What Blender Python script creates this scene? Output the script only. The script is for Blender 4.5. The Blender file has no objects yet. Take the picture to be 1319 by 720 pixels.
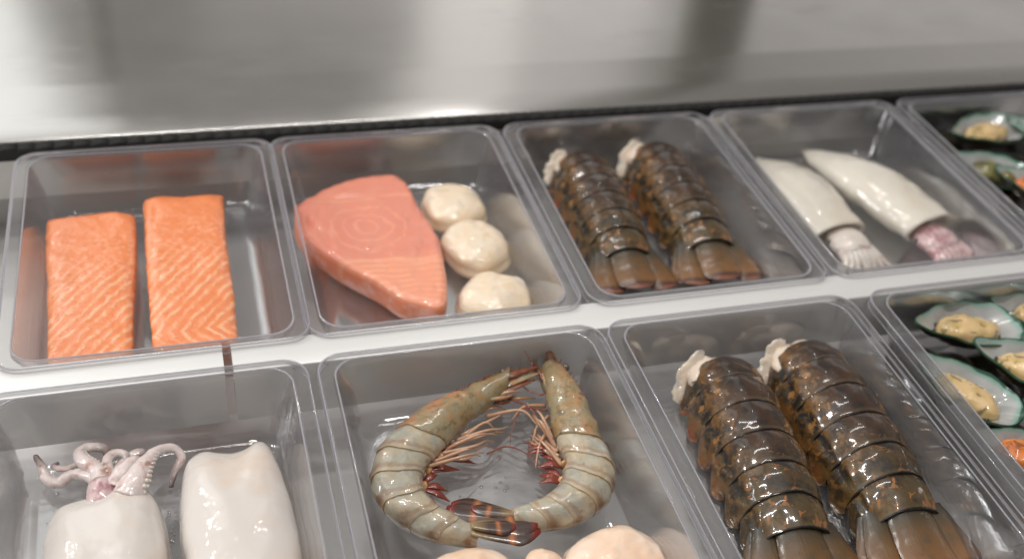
import bpy, math, random
import numpy as np
from mathutils import Vector, Matrix, noise

random.seed(7)
SC = bpy.context.scene
COL = SC.collection
CM = 0.01            # everything below is laid out in centimetres

# ---------------------------------------------------------------- camera
cam_d = bpy.data.cameras.new("camera")
cam = bpy.data.objects.new("camera", cam_d)
COL.objects.link(cam)
cam.location = (-5.411 * CM, -46.015 * CM, 43.793 * CM)
cam.rotation_euler = (math.radians(51.316), math.radians(-5.646), math.radians(-16.059))
cam_d.sensor_width = 36.0
cam_d.lens = 36.0 * 1394.93 / 1319.0
cam_d.clip_start = 0.02
cam_d.clip_end = 50
cam_d.dof.use_dof = True
cam_d.dof.focus_distance = 0.595
cam_d.dof.aperture_fstop = 4.8
SC.camera = cam

# ---------------------------------------------------------------- world and lamps
W = bpy.data.worlds.new("World")
SC.world = W
W.use_nodes = True
W.node_tree.nodes["Background"].inputs[0].default_value = (1.0, 0.95, 0.90, 1)
W.node_tree.nodes["Background"].inputs[1].default_value = 0.23


def lamp(name, loc, target, sx, sy, watts, col=(1, 1, 1), spread=180):
    d = bpy.data.lights.new(name, 'AREA')
    d.shape = 'RECTANGLE'
    d.size, d.size_y = sx * CM, sy * CM
    d.energy = watts
    d.color = col
    d.spread = math.radians(spread)
    o = bpy.data.objects.new(name, d)
    COL.objects.link(o)
    o.location = Vector(loc) * CM
    v = (Vector(target) - Vector(loc)).normalized()
    o.rotation_euler = v.to_track_quat('-Z', 'Y').to_euler()
    return o


# ceiling panels above the counter, bright windows of the shop across it
lamp("ceiling_lamp", (-52, 16, 150), (4, -2, 0), 3.2, 50, 7.0, (1.0, 0.975, 0.94))
lamp("ceiling_lamp", (45, -50, 165), (16, -4, 0), 4, 24, 4.2, (1.0, 0.97, 0.94))
lamp("ceiling_lamp", (20, 60, 190), (16, 10, 0), 110, 4, 6.0, (1.0, 0.975, 0.95))
lamp("window_light", (-170, 55, 75), (0, -5, 0), 18, 80, 14.0, (0.97, 0.99, 1.0))
lamp("window_light", (-88, 250, 160), (-20, 30, 0), 98, 230, 7.5, (0.97, 1.0, 0.98))
lamp("window_light", (84, 250, 160), (30, 30, 0), 34, 230, 1.3, (1.0, 0.98, 0.92))
lamp("window_light", (122, 250, 160), (30, 30, 0), 42, 230, 0.9, (1.0, 0.97, 0.94))
for dx_, dy_, dz_ in ((-46, -8, 150), (34, -26, 160), (-88, 128, 116), (-76, 150, 150), (78, 150, 235), (-84, 60, 92)):
    lamp("highlight_spot", (dx_, dy_, dz_), (dx_ * 0.4 + 8, dy_ * 0.3, 0), 5, 5, 1.3, (1.0, 0.98, 0.95))  # small spots added to put crisp highlights on the wet food
lamp("reflection_panel", (150, 253, 92), (30, 30, 0), 330, 62, 2.1, (1.0, 0.97, 0.95))  # unseen panel added to brighten what the flat steel top reflects

SC.view_settings.view_transform = 'Standard'
SC.view_settings.look = 'None'
SC.view_settings.exposure = 0.12
SC.view_settings.gamma = 1.0
SC.cycles.max_bounces = 12
SC.cycles.transparent_max_bounces = 48
SC.cycles.glossy_bounces = 6
SC.cycles.transmission_bounces = 10
SC.cycles.sample_clamp_indirect = 6.0
SC.cycles.use_denoising = True


# ================================================================ helpers
def lin(r, g, b):
    f = lambda c: (c / 255 / 12.92) if c / 255 <= 0.04045 else ((c / 255 + 0.055) / 1.055) ** 2.4
    return (f(r), f(g), f(b), 1.0)


class NB:
    """small node-graph builder"""

    def __init__(self, name):
        self.m = bpy.data.materials.new(name)
        self.m.use_nodes = True
        self.t = self.m.node_tree
        self.t.nodes.clear()
        self.out = self.t.nodes.new('ShaderNodeOutputMaterial')

    def n(self, typ, ins=None, **attrs):
        nd = self.t.nodes.new(typ)
        for k, v in attrs.items():
            setattr(nd, k, v)
        for k, v in (ins or {}).items():
            self.set(nd.inputs[k], v)
        return nd

    def set(self, sock, v):
        if isinstance(v, bpy.types.NodeSocket):
            self.t.links.new(v, sock)
        elif isinstance(v, bpy.types.Node):
            self.t.links.new(v.outputs[0], sock)
        else:
            sock.default_value = v

    def math(self, op, a, b=None, c=None, clamp=False):
        nd = self.n('ShaderNodeMath', operation=op, use_clamp=clamp)
        for i, v in enumerate((a, b, c)):
            if v is not None:
                self.set(nd.inputs[i], v)
        return nd.outputs[0]

    def mix(self, f, a, b, mode='MIX'):
        nd = self.n('ShaderNodeMix', data_type='RGBA', blend_type=mode)
        self.set(nd.inputs[0], f)
        self.set(nd.inputs[6], a)
        self.set(nd.inputs[7], b)
        return nd.outputs[2]

    def ramp(self, f, stops, interp='LINEAR'):
        nd = self.n('ShaderNodeValToRGB')
        nd.color_ramp.interpolation = interp
        el = nd.color_ramp.elements
        while len(el) < len(stops):
            el.new(0.5)
        for e, (p, c) in zip(el, stops):
            e.position = p
            e.color = c if len(c) == 4 else (*c, 1)
        self.set(nd.inputs[0], f)
        return nd.outputs[0]

    def sstep(self, f, a, b):
        nd = self.n('ShaderNodeMapRange', interpolation_type='SMOOTHSTEP')
        self.set(nd.inputs[0], f)
        nd.inputs[1].default_value, nd.inputs[2].default_value = a, b
        return nd.outputs[0]

    def obj(self, scale=100.0, sc=(1, 1, 1), loc=(0, 0, 0)):
        """object coordinates in centimetres"""
        c = self.n('ShaderNodeTexCoord')
        m = self.n('ShaderNodeMapping')
        self.t.links.new(c.outputs['Object'], m.inputs[0])
        m.inputs['Scale'].default_value = tuple(scale * s for s in sc)
        m.inputs['Location'].default_value = loc
        return m.outputs[0]

    def uv(self):
        c = self.n('ShaderNodeTexCoord')
        s = self.n('ShaderNodeSeparateXYZ')
        self.t.links.new(c.outputs['UV'], s.inputs[0])
        return s.outputs[0], s.outputs[1], c.outputs['UV']

    def sep(self, v):
        s = self.n('ShaderNodeSeparateXYZ')
        self.set(s.inputs[0], v)
        return s.outputs

    def noise(self, vec, scale, detail=3, rough=0.55, dist=0.0):
        nd = self.n('ShaderNodeTexNoise')
        self.set(nd.inputs['Vector'], vec)
        nd.inputs['Scale'].default_value = scale
        nd.inputs['Detail'].default_value = detail
        nd.inputs['Roughness'].default_value = rough
        nd.inputs['Distortion'].default_value = dist
        return nd.outputs[0]

    def bump(self, h, strength, dist_cm, normal=None):
        nd = self.n('ShaderNodeBump')
        nd.inputs['Strength'].default_value = strength
        nd.inputs['Distance'].default_value = dist_cm * CM
        self.set(nd.inputs['Height'], h)
        if normal is not None:
            self.set(nd.inputs['Normal'], normal)
        return nd.outputs[0]

    def bsdf(self, col, rough=0.4, normal=None, sss=0.0, sss_r=(0.4, 0.2, 0.1), sss_s=0.4, coat=0.0, coat_r=0.05,
             metal=0.0, spec=0.5, coat_n=None, aniso=0.0):
        b = self.n('ShaderNodeBsdfPrincipled')
        self.set(b.inputs['Base Color'], col)
        self.set(b.inputs['Roughness'], rough)
        self.set(b.inputs['Metallic'], metal)
        self.set(b.inputs['Specular IOR Level'], spec)
        if normal is not None:
            self.set(b.inputs['Normal'], normal)
        if sss:
            b.inputs['Subsurface Weight'].default_value = sss
            b.inputs['Subsurface Radius'].default_value = sss_r
            b.inputs['Subsurface Scale'].default_value = sss_s * CM
        if coat:
            self.set(b.inputs['Coat Weight'], coat)
            b.inputs['Coat Roughness'].default_value = coat_r
            if coat_n is not None:
                self.set(b.inputs['Coat Normal'], coat_n)
        if aniso:
            b.inputs['Anisotropic'].default_value = aniso
        self.t.links.new(b.outputs[0], self.out.inputs[0])
        return b


KEEP_WINDING = ('steel_counter', 'display_well', 'rim', 'basin', 'shell', 'mussel_shell', 'water_droplets')


def mesh(name, verts, faces, mat=None, parent=None, uvs=None, smooth=True, mats=None, fmat=None, loc=None, sharp=None):
    """verts in cm; one mesh object"""
    if name not in KEEP_WINDING:
        # faces of solid pieces look outwards
        A = np.array([tuple(q) for q in verts], dtype=float)
        A = A - A.mean(axis=0)
        tot = 0.0
        for q in faces:
            for k in range(1, len(q) - 1):
                tot += float(np.dot(A[q[0]], np.cross(A[q[k]], A[q[k + 1]]))) if len(faces) < 400 else 0.0
        if len(faces) >= 400:
            T = np.array([(q[0], q[k], q[k + 1]) for q in faces for k in range(1, len(q) - 1)])
            tot = float(np.einsum('ij,ij->i', A[T[:, 0]], np.cross(A[T[:, 1]], A[T[:, 2]])).sum())
        if tot < 0:
            faces = [tuple(reversed(q)) for q in faces]
    me = bpy.data.meshes.new(name)
    me.from_pydata([(v[0] * CM, v[1] * CM, v[2] * CM) for v in verts], [], faces)
    if uvs is not None:
        ul = me.uv_layers.new(name="UVMap")
        idx = np.zeros(len(me.loops), dtype=np.int32)
        me.loops.foreach_get("vertex_index", idx)
        ul.data.foreach_set("uv", np.asarray(uvs, dtype=np.float32)[idx].ravel())
    for m_ in (mats or ([mat] if mat else [])):
        me.materials.append(m_)
    if fmat is not None:
        me.polygons.foreach_set("material_index", fmat)
    me.polygons.foreach_set("use_smooth", [smooth] * len(me.polygons))
    if sharp:
        me.set_sharp_from_angle(angle=math.radians(sharp))
    me.update()
    o = bpy.data.objects.new(name, me)
    COL.objects.link(o)
    if parent is not None:
        o.parent = parent
    if loc is not None:
        o.location = Vector(loc) * CM
    return o


def tag(o, label, cat=None, group=None, kind=None):
    o["label"] = label
    if cat:
        o["category"] = cat
    if group:
        o["group"] = group
    if kind:
        o["kind"] = kind
    return o


def empty(name, loc=(0, 0, 0), rz=0.0, scale=1.0):
    o = bpy.data.objects.new(name, None)
    o.empty_display_size = 0.01
    COL.objects.link(o)
    o.location = Vector(loc) * CM
    o.rotation_euler = (0, 0, rz)
    o.scale = (scale,) * 3
    return o


def copy_tree(o, parent=None):
    c = o.copy()
    COL.objects.link(c)
    c.parent = parent
    for ch in list(o.children):
        copy_tree(ch, c)
    return c


def rings_mesh(rings, closed=True, cap0=True, cap1=True, v0=0.0, v1=1.0, us=None):
    """list of rings (equal counts) -> verts, faces, uvs (u along, v around)"""
    n = len(rings[0])
    verts, uvs, faces = [], [], []
    m = len(rings)
    for i, r in enumerate(rings):
        u = us[i] if us else i / (m - 1)
        for j, p in enumerate(r):
            verts.append(tuple(p))
            uvs.append((u, v0 + (v1 - v0) * j / (n if closed else n - 1)))
    for i in range(m - 1):
        for j in range(n if closed else n - 1):
            k = (j + 1) % n
            faces.append((i * n + j, i * n + k, (i + 1) * n + k, (i + 1) * n + j))
    for flag, i, rev in ((cap0, 0, True), (cap1, m - 1, False)):
        if flag and closed:
            c = np.mean(np.array(rings[i], dtype=float), axis=0)
            verts.append(tuple(c))
            uvs.append((us[i] if us else i / (m - 1), 0.5))
            ci = len(verts) - 1
            for j in range(n):
                k = (j + 1) % n
                faces.append((i * n + k, i * n + j, ci) if rev else (i * n + j, i * n + k, ci))
    return verts, faces, uvs


def cat_rom(pts, n, closed=False):
    """resampled Catmull-Rom curve, evenly spaced"""
    P = [np.array(p, dtype=float) for p in pts]
    m = len(P)
    out = []
    segs = m if closed else m - 1
    for i in range(segs):
        p1, p2 = P[i], P[(i + 1) % m]
        p0 = P[(i - 1) % m] if closed or i > 0 else 2 * p1 - p2
        p3 = P[(i + 2) % m] if closed or i + 2 < m else 2 * p2 - p1
        for k in range(12):
            t = k / 12
            out.append(0.5 * ((2 * p1) + (-p0 + p2) * t + (2 * p0 - 5 * p1 + 4 * p2 - p3) * t * t + (-p0 + 3 * p1 - 3 * p2 + p3) * t ** 3))
    out.append(P[0] if closed else P[-1])
    A = np.array(out)
    d = np.concatenate([[0], np.cumsum(np.linalg.norm(np.diff(A, axis=0), axis=1))])
    s = np.linspace(0, d[-1], n + 1 if closed else n)
    if closed:
        s = s[:-1]
    return np.stack([np.interp(s, d, A[:, k]) for k in range(A.shape[1])], axis=1)


def tube(pts, radii, n=8, samples=None, flat=1.0):
    """tapered tube along a curve; radii interpolated"""
    k = samples or max(6, len(pts) * 4)
    C = cat_rom(pts, k)
    if C.shape[1] == 2:
        C = np.column_stack([C, np.zeros(len(C))])
    rr = np.interp(np.linspace(0, 1, k), np.linspace(0, 1, len(radii)), radii)
    rings = []
    for i in range(k):
        t = C[min(i + 1, k - 1)] - C[max(i - 1, 0)]
        t /= np.linalg.norm(t) + 1e-9
        a = np.cross(t, (0, 0, 1))
        if np.linalg.norm(a) < 1e-3:
            a = np.array((1.0, 0, 0))
        a /= np.linalg.norm(a)
        b = np.cross(a, t)
        rings.append([C[i] + rr[i] * (math.cos(q) * a + math.sin(q) * b * flat) for q in (2 * math.pi * j / n for j in range(n))])
    return rings_mesh(rings)


def join(*parts):
    V, F, U = [], [], []
    for v, f, u in parts:
        o = len(V)
        V += list(v)
        U += list(u)
        F += [tuple(i + o for i in g) for g in f]
    return V, F, U


def fbm(x, y, z, s=1.0, o=3):
    return noise.fractal(Vector((x * s, y * s, z * s)), 0.6, 2.0, o)


def pillow(outline, top, bottom_z, n=96, center=None, rings=22, round_=0.16, bulge=0.04, under=0.9, amp=0.0, amp_s=1.0, seed=0.0, samp=0.0, samp_s=1.2):
    """solid from a closed outline: top(s, x, y) gives the height over the bottom; s = 0 centre, 1 edge"""
    O = cat_rom(outline, n, closed=True)
    c = np.array(center if center is not None else O.mean(axis=0))
    V, F, U = [], [], []
    S = [1 - (1 - k / (rings - 1)) ** 1.0 for k in range(rings)]
    S = [math.sin(s * math.pi / 2) ** 0.9 for s in S]
    rows = []
    for s in S:
        row = []
        for p in O:
            x, y = c + (p - c) * s
            h = top(s, x, y)
            row.append((x, y, bottom_z + h))
        rows.append(row)
    hedge = [r[2] - bottom_z for r in rows[-1]]
    for q in (0.25, 0.5, 0.75, 0.93, 1.0):
        row = []
        for p, h in zip(O, hedge):
            k = 1 + bulge * math.sin(math.pi * min(1, q)) if q < 0.93 else (1.0 if q < 1 else under)
            k -= (1 - under) * max(0, q - 0.6) * 1.2 if q < 1 else 0
            x, y = c + (p - c) * k
            row.append((x, y, bottom_z + h * (1 - q)))
        rows.append(row)
    out = []
    for row in rows:
        r2 = []
        for x, y, z in row:
            if amp or samp:
                d = amp * fbm(x + seed, y, z, amp_s) + samp * fbm(x + seed + 9, y, z, samp_s)
                vx, vy = x - c[0], y - c[1]
                L = math.hypot(vx, vy) + 1e-6
                w = min(1, L / 1.2)
                x, y = x + vx / L * d * 0.7 * w, y + vy / L * d * 0.7 * w
                if z > bottom_z + 0.05:
                    z = z + d
            r2.append((x, y, z))
        out.append(r2)
    V, F, U = rings_mesh(out, cap0=False, cap1=True)
    # planar uv (cm)
    U = [(v[0], v[1]) for v in V]
    F = [tuple(reversed(f)) for f in F]
    return V, F, U


def dome(h, edge=0.35, p=2.4):
    """height profile: h at the middle, edge*h at the rim"""
    return lambda s, x, y: h * (edge + (1 - edge) * (1 - min(1, s) ** p) ** (1 / p) if s < 1 else edge)


# ================================================================ materials
def m_plastic(name, milky=0.0, tint=0.97, rough=0.03, strength=1.0):
    b = NB(name)
    co = b.obj(100)
    nz = b.noise(co, 0.35, 1)
    nrm = b.bump(nz, 0.05, 0.5)
    fr = b.n('ShaderNodeFresnel')
    fr.inputs[0].default_value = 1.5
    b.set(fr.inputs['Normal'], nrm)
    f = b.math('MULTIPLY', fr.outputs[0], strength, clamp=True)
    tr = b.n('ShaderNodeBsdfTransparent', {0: (tint, tint, tint * 1.005, 1)})
    gl = b.n('ShaderNodeBsdfGlossy', {'Color': (1, 1, 1, 1), 'Roughness': rough, 'Normal': nrm})
    mx = b.n('ShaderNodeMixShader', {0: f, 1: tr.outputs[0], 2: gl.outputs[0]})
    last = mx.outputs[0]
    if milky:
        di = b.n('ShaderNodeBsdfDiffuse', {'Color': lin(214, 212, 218)})
        tl = b.n('ShaderNodeBsdfTranslucent', {'Color': lin(206, 204, 210)})
        dd = b.n('ShaderNodeMixShader', {0: 0.4, 1: di.outputs[0], 2: tl.outputs[0]})
        mm = b.n('ShaderNodeMixShader', {0: milky, 1: last, 2: dd.outputs[0]})
        last = mm.outputs[0]
    b.t.links.new(last, b.out.inputs[0])
    return b.m


M_BASIN = m_plastic("clear_plastic", milky=0.02, tint=0.985, rough=0.03, strength=0.75)
M_RIM = m_plastic("clear_plastic_rim", milky=0.05, tint=0.985, rough=0.03, strength=0.75)
M_BEAD = m_plastic("clear_plastic_glint", milky=0.42, tint=0.97, rough=0.05, strength=1.5)  # whitened edge beads paint bright highlight lines along the rims


def m_steel(name, base=0.62, rough=0.28, sx=0.25, sy=22.0, warm=(1.0, 0.985, 0.965), streak=0.06, metal=1.0, aniso=0.0):
    b = NB(name)
    co = b.obj(100, (sx, sy, sy))
    n1 = b.noise(co, 1.0, 4, 0.6)
    n2 = b.noise(b.obj(100), 0.12, 3)
    r = b.math('ADD', b.math('MULTIPLY', n1, streak * 2), rough - streak)
    r = b.math('ADD', r, b.math('MULTIPLY', b.math('SUBTRACT', n2, 0.5), 0.12))
    n3 = b.noise(b.obj(100, (0.10, 0.35, 0.35)), 1.0, 5, 0.65)
    r = b.math('ADD', r, b.math('MULTIPLY', b.sstep(n3, 0.55, 0.75), 0.05))
    c = b.mix(n1, tuple(base * 0.94 * w for w in warm) + (1,), tuple(base * 1.05 * w for w in warm) + (1,))
    bs = b.bsdf(c, r, b.bump(n1, 0.06, 0.01), metal=metal, aniso=aniso)
    if aniso:
        tg = b.n('ShaderNodeCombineXYZ', {0: 0.0, 1: 1.0, 2: 0.0})
        b.set(bs.inputs['Tangent'], tg.outputs[0])
    return b.m


M_STEEL = m_steel("brushed_steel", 0.64, 0.22, warm=(1.0, 0.975, 0.945), aniso=0.7, streak=0.05)
M_WELL = m_steel("well_steel", 0.56, 0.5, sx=0.6, sy=2, metal=0.5)
M_BAR = m_steel("pale_satin_metal", 0.78, 0.40, metal=0.35, warm=(1.0, 0.995, 0.975))

b = NB("post_grey")
b.bsdf(lin(128, 128, 120), 0.4)
M_POST = b.m
b = NB("black_rubber")
nz = b.noise(b.obj(100), 3.0, 3)
b.bsdf(b.mix(nz, lin(11, 10, 9), lin(24, 22, 19)), 0.85, b.bump(nz, 0.3, 0.05))
M_RUBBER = b.m


def wet(b, amount=0.5, scale=2.4, fine=0.25):
    """broken-up wet film relief, in centimetres"""
    co = b.obj(100)
    a = b.noise(co, scale, 2, 0.5, 0.4)
    f = b.noise(co, scale * 5, 2)
    h = b.math('ADD', a, b.math('MULTIPLY', f, fine))
    return b.bump(h, amount, 0.14)


# --- salmon
b = NB("salmon_flesh")
co = b.obj(100)
s = b.sep(co)
wob = b.noise(co, 0.9, 3)
wb = b.math('MULTIPLY', b.math('SUBTRACT', wob, 0.5), 0.8)
yf = b.math('ADD', s[1], 6.3)
ph = b.math('SUBTRACT', b.math('ADD', s[0], wb), b.math('MULTIPLY', b.math('ABSOLUTE', yf), 0.78))
fr_ = b.math('FRACT', b.math('MULTIPLY', ph, 1.22))
tri = b.math('ABSOLUTE', b.math('SUBTRACT', fr_, 0.5))
line = b.sstep(tri, 0.16, 0.46)
fade = b.sstep(s[1], 3.5, -0.5)                     # stripes fade towards the thick back end
mot = b.noise(co, 2.6, 4, 0.6)
mline = b.math('MULTIPLY', line, b.math('ADD', b.math('MULTIPLY', fade, 0.75), 0.05))
mline = b.math('MULTIPLY', mline, b.math('ADD', 0.3, b.sstep(b.noise(co, 1.1, 3), 0.32, 0.6)))
topm = b.sstep(s[2], 1.0, 1.9)
mline = b.math('MULTIPLY', mline, b.math('ADD', 0.25, b.math('MULTIPLY', topm, 0.75)))
base = b.mix(wob, lin(226, 120, 62), lin(232, 142, 88))
base = b.mix(b.math('MULTIPLY', b.math('MULTIPLY', b.sstep(mot, 0.46, 0.64), b.sstep(b.math('ABSOLUTE', b.math('SUBTRACT', s[1], 2.0)), 5.5, 1.5)), 0.45), base, lin(246, 176, 142))  # pale pink mottling paints wet gloss into the upper flesh
base = b.mix(b.math('MULTIPLY', mline, b.math('ADD', 0.2, b.math('MULTIPLY', mot, 0.75))), base, lin(246, 196, 156))
h = b.math('ADD', b.math('MULTIPLY', mline, 0.6), b.noise(co, 2.2, 4, 0.62))
nr = b.bump(h, 0.45, 0.12)
b.bsdf(base, 0.38, nr, sss=0.15, sss_r=(1.0, 0.45, 0.25), sss_s=0.25, coat=0.9, coat_r=0.05, coat_n=wet(b, 0.9, 1.7, 0.10))
M_SALMON = b.m

# --- tuna
b = NB("tuna_flesh")
co = b.obj(100)
s = b.sep(co)
wob = b.noise(co, 0.35, 1)
dx = b.math('SUBTRACT', s[0], 6.3)
dy = b.math('MULTIPLY', b.math('SUBTRACT', s[1], 15.2), 0.92)
rad = b.math('POWER', b.math('ADD', b.math('MULTIPLY', dx, dx), b.math('MULTIPLY', dy, dy)), 0.5)
rad = b.math('ADD', rad, b.math('MULTIPLY', wob, 1.3))
rad = b.math('ADD', rad, b.math('MULTIPLY', b.noise(co, 1.1, 4), 0.8))
rf = b.math('ABSOLUTE', b.math('SUBTRACT', b.math('FRACT', b.math('MULTIPLY', rad, 1.15)), 0.5))
ring = b.sstep(rf, 0.30, 0.5)
rmask = b.math('MULTIPLY', b.sstep(rad, 4.6, 3.6), b.sstep(s[1], 11.6, 12.4))
ring = b.math('MULTIPLY', b.math('MULTIPLY', b.math('MULTIPLY', ring, rmask), b.sstep(s[2], 1.7, 1.95)), b.math('MULTIPLY', b.sstep(b.noise(co, 0.8, 3), 0.25, 0.55), 0.34))
lf = b.math('FRACT', b.math('MULTIPLY', b.math('ADD', s[1], b.math('ADD', b.math('MULTIPLY', s[0], 0.06), b.math('MULTIPLY', wob, 1.0))), 1.7))
low = b.sstep(b.math('ABSOLUTE', b.math('SUBTRACT', lf, 0.5)), 0.22, 0.5)
lmask = b.math('MULTIPLY', b.sstep(s[1], 12.2, 11.0), b.sstep(s[2], 1.6, 1.95))
low = b.math('MULTIPLY', b.math('MULTIPLY', low, lmask), b.math('MULTIPLY', b.sstep(b.noise(co, 0.8, 3), 0.3, 0.65), 0.55))
# pale seam across the loin
seam = b.math('ABSOLUTE', b.math('SUBTRACT', b.math('ADD', s[1], b.math('MULTIPLY', wob, 0.9)), 19.35))
seam = b.math('MULTIPLY', b.sstep(seam, 0.34, 0.05), 0.35)
seam2 = b.math('ABSOLUTE', b.math('SUBTRACT', b.math('ADD', b.math('ADD', s[1], b.math('MULTIPLY', s[0], 0.13)), b.math('MULTIPLY', wob, 0.9)), 12.7))
seam = b.math('ADD', seam, b.math('MULTIPLY', b.sstep(seam2, 0.30, 0.05), 0.3))
base = b.mix(wob, lin(220, 131, 110), lin(230, 150, 125))
base = b.mix(b.sstep(s[1], 12.5, 10.5), base, lin(234, 154, 122))
base = b.mix(b.sstep(s[2], 1.95, 1.5), base, lin(228, 132, 92))
pat = b.math('ADD', b.math('ADD', ring, low), seam, clamp=True)
base = b.mix(pat, base, lin(248, 186, 150))
edge = b.math('MULTIPLY', b.sstep(b.noise(co, 0.7, 3), 0.46, 0.62), b.sstep(s[2], 1.95, 1.5))
base = b.mix(b.math('MULTIPLY', edge, 0.7), base, lin(238, 184, 172))
nr = b.bump(b.math('ADD', b.math('MULTIPLY', pat, 0.5), b.noise(co, 3.0, 3)), 0.18, 0.06)
b.bsdf(base, 0.42, nr, sss=0.2, sss_r=(1.0, 0.5, 0.35), sss_s=0.25, coat=0.6, coat_r=0.06, coat_n=wet(b, 0.35, 1.4, 0.08))
M_TUNA = b.m


def m_scallop(name, c0, c1, c2):
    b = NB(name)
    co = b.obj(100)
    a = b.noise(co, 0.45, 3)
    f = b.noise(b.obj(100, (2.2, 9.0, 3.0)), 1.0, 3, 0.6)
    base = b.mix(b.sstep(a, 0.35, 0.68), c0, c1)
    base = b.mix(b.math('MULTIPLY', b.sstep(f, 0.55, 0.75), 0.25), base, c2)
    h = b.math('ADD', b.math('MULTIPLY', f, 0.4), b.noise(co, 1.8, 3))
    b.bsdf(base, 0.4, b.bump(h, 0.35, 0.07), sss=0.45, sss_r=(1.0, 0.7, 0.45), sss_s=0.5, coat=1.0, coat_r=0.05, coat_n=wet(b, 0.35, 1.6, 0.10))
    return b.m


M_SCALLOP = m_scallop("scallop_cream", lin(232, 216, 194), lin(236, 212, 180), lin(208, 186, 156))
M_SCALLOP_PINK = m_scallop("scallop_pink", lin(238, 214, 194), lin(236, 200, 168), lin(226, 190, 162))


def m_squid(name, c0, c1, warm=0.5, wet_a=0.55, wet_s=1.5):
    b = NB(name)
    co = b.obj(100)
    a = b.noise(co, 0.28, 3)
    base = b.mix(b.math('MULTIPLY', b.sstep(a, 0.5, 0.72), warm), c0, c1)
    sp = b.noise(co, 9.0, 2)
    base = b.mix(b.math('MULTIPLY', b.sstep(sp, 0.66, 0.78), 0.12), base, lin(190, 150, 140))
    b.bsdf(base, 0.42, b.bump(b.noise(co, 1.4, 3), 0.15, 0.08), sss=0.3, sss_r=(1.0, 0.8, 0.65), sss_s=0.5, coat=1.0, coat_r=0.03, coat_n=wet(b, wet_a, wet_s, 0.06))
    return b.m


M_SQUID = m_squid("squid_flesh", lin(214, 206, 199), lin(214, 190, 168), 0.55, 0.50, 1.2)
M_SQUID_IVORY = m_squid("squid_flesh_ivory", lin(218, 211, 198), lin(212, 194, 172), 0.4, 0.42, 1.0)

b = NB("squid_arm_skin")
u, v, _ = b.uv()
co = b.obj(100)
a = b.noise(co, 1.6, 4, 0.65)
base = b.mix(b.sstep(a, 0.45, 0.75), lin(218, 204, 200), lin(196, 168, 162))
base = b.mix(b.math('MULTIPLY', b.sstep(b.noise(co, 0.8, 3), 0.58, 0.70), 0.7), base, lin(168, 112, 88))
base = b.mix(b.sstep(u, 0.72, 1.0), base, lin(104, 84, 84))
b.bsdf(base, 0.36, b.bump(b.noise(co, 7, 2), 0.5, 0.06), sss=0.3, sss_r=(1, .5, .4), sss_s=0.3, coat=0.8, coat_r=0.06)
M_ARM = b.m
b = NB("squid_head_skin")
co = b.obj(100)
a = b.noise(co, 1.5, 4, 0.65)
base = b.mix(b.sstep(a, 0.44, 0.7), lin(208, 182, 180), lin(164, 110, 118))
b.bsdf(base, 0.32, b.bump(b.noise(co, 5, 2), 0.3, 0.06), sss=0.3, sss_r=(1, .5, .4), sss_s=0.3, coat=0.9, coat_r=0.05)
M_SQHEAD = b.m
b = NB("squid_head_pale")
co = b.obj(100)
base = b.mix(b.sstep(b.noise(co, 1.3, 3), 0.5, 0.75), lin(222, 212, 202), lin(196, 168, 160))
b.bsdf(base, 0.35, b.bump(b.noise(co, 4, 2), 0.3, 0.06), sss=0.4, sss_r=(1, .6, .5), sss_s=0.4, coat=0.9, coat_r=0.06)
M_SQHEAD_PALE = b.m

b = NB("eye_dark")
b.bsdf(lin(34, 32, 44), 0.12, coat=1.0)
M_EYE = b.m
b = NB("shrimp_eye")
b.bsdf(lin(96, 76, 66), 0.2, coat=0.8)
M_SHEYE = b.m

# --- lobster shell: v runs from one side over the back (0.5) to the other
b = NB("lobster_shell")
u, v, _ = b.uv()
co = b.obj(100)
side = b.math('MULTIPLY', b.math('ABSOLUTE', b.math('SUBTRACT', v, 0.5)), 2.0)
big = b.noise(co, 0.75, 4, 0.62)
fin = b.noise(co, 3.2, 4, 0.65, 0.5)
sidew = b.math('ADD', side, b.math('MULTIPLY', b.math('SUBTRACT', big, 0.5), 0.7))
base = b.ramp(sidew, [(0.0, lin(56, 36, 24)), (0.30, lin(74, 50, 30)), (0.46, lin(118, 84, 46)), (0.57, lin(36, 40, 44)), (0.64, lin(52, 52, 48)), (0.74, lin(104, 76, 44)), (0.90, lin(122, 82, 44)), (1.0, lin(126, 62, 38))])
base = b.mix(b.math('MULTIPLY', b.sstep(b.noise(co, 0.9, 4, 0.65, 0.3), 0.54, 0.40), 0.75), base, lin(28, 23, 21))
base = b.mix(b.math('MULTIPLY', b.math('MULTIPLY', b.sstep(b.noise(co, 1.9, 4, 0.7), 0.54, 0.64), b.sstep(side, 0.12, 0.45)), 0.6), base, lin(142, 104, 56))
oc = b.sep(b.obj(100))
rear = b.sstep(oc[1], -6.5, -12.0)
sp1 = b.sstep(b.noise(co, 1.4, 3, 0.6, 0.35), 0.57, 0.66)
sp2 = b.sstep(b.noise(b.obj(100, (1, 1, 1), (5, 3, 1)), 1.6, 4, 0.65, 0.7), 0.57, 0.63)
base = b.mix(b.math('MULTIPLY', sp1, b.math('MULTIPLY', b.sstep(side, 0.1, 0.4), 0.75)), base, lin(176, 124, 66))
base = b.mix(b.math('MULTIPLY', rear, 0.55), base, b.mix(b.sstep(big, 0.4, 0.6), lin(44, 42, 32), lin(94, 78, 44)))
base = b.mix(b.math('MULTIPLY', b.math('MULTIPLY', sp2, rear), b.sstep(side, 0.75, 0.5)), base, lin(150, 98, 52))
base = b.mix(b.math('MULTIPLY', b.sstep(fin, 0.56, 0.72), 0.28), base, lin(120, 100, 66))
base = b.mix(b.math('MULTIPLY', b.sstep(fin, 0.42, 0.3), 0.5), base, lin(24, 22, 22))
lip = b.sstep(u, 0.86, 0.94)
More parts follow.
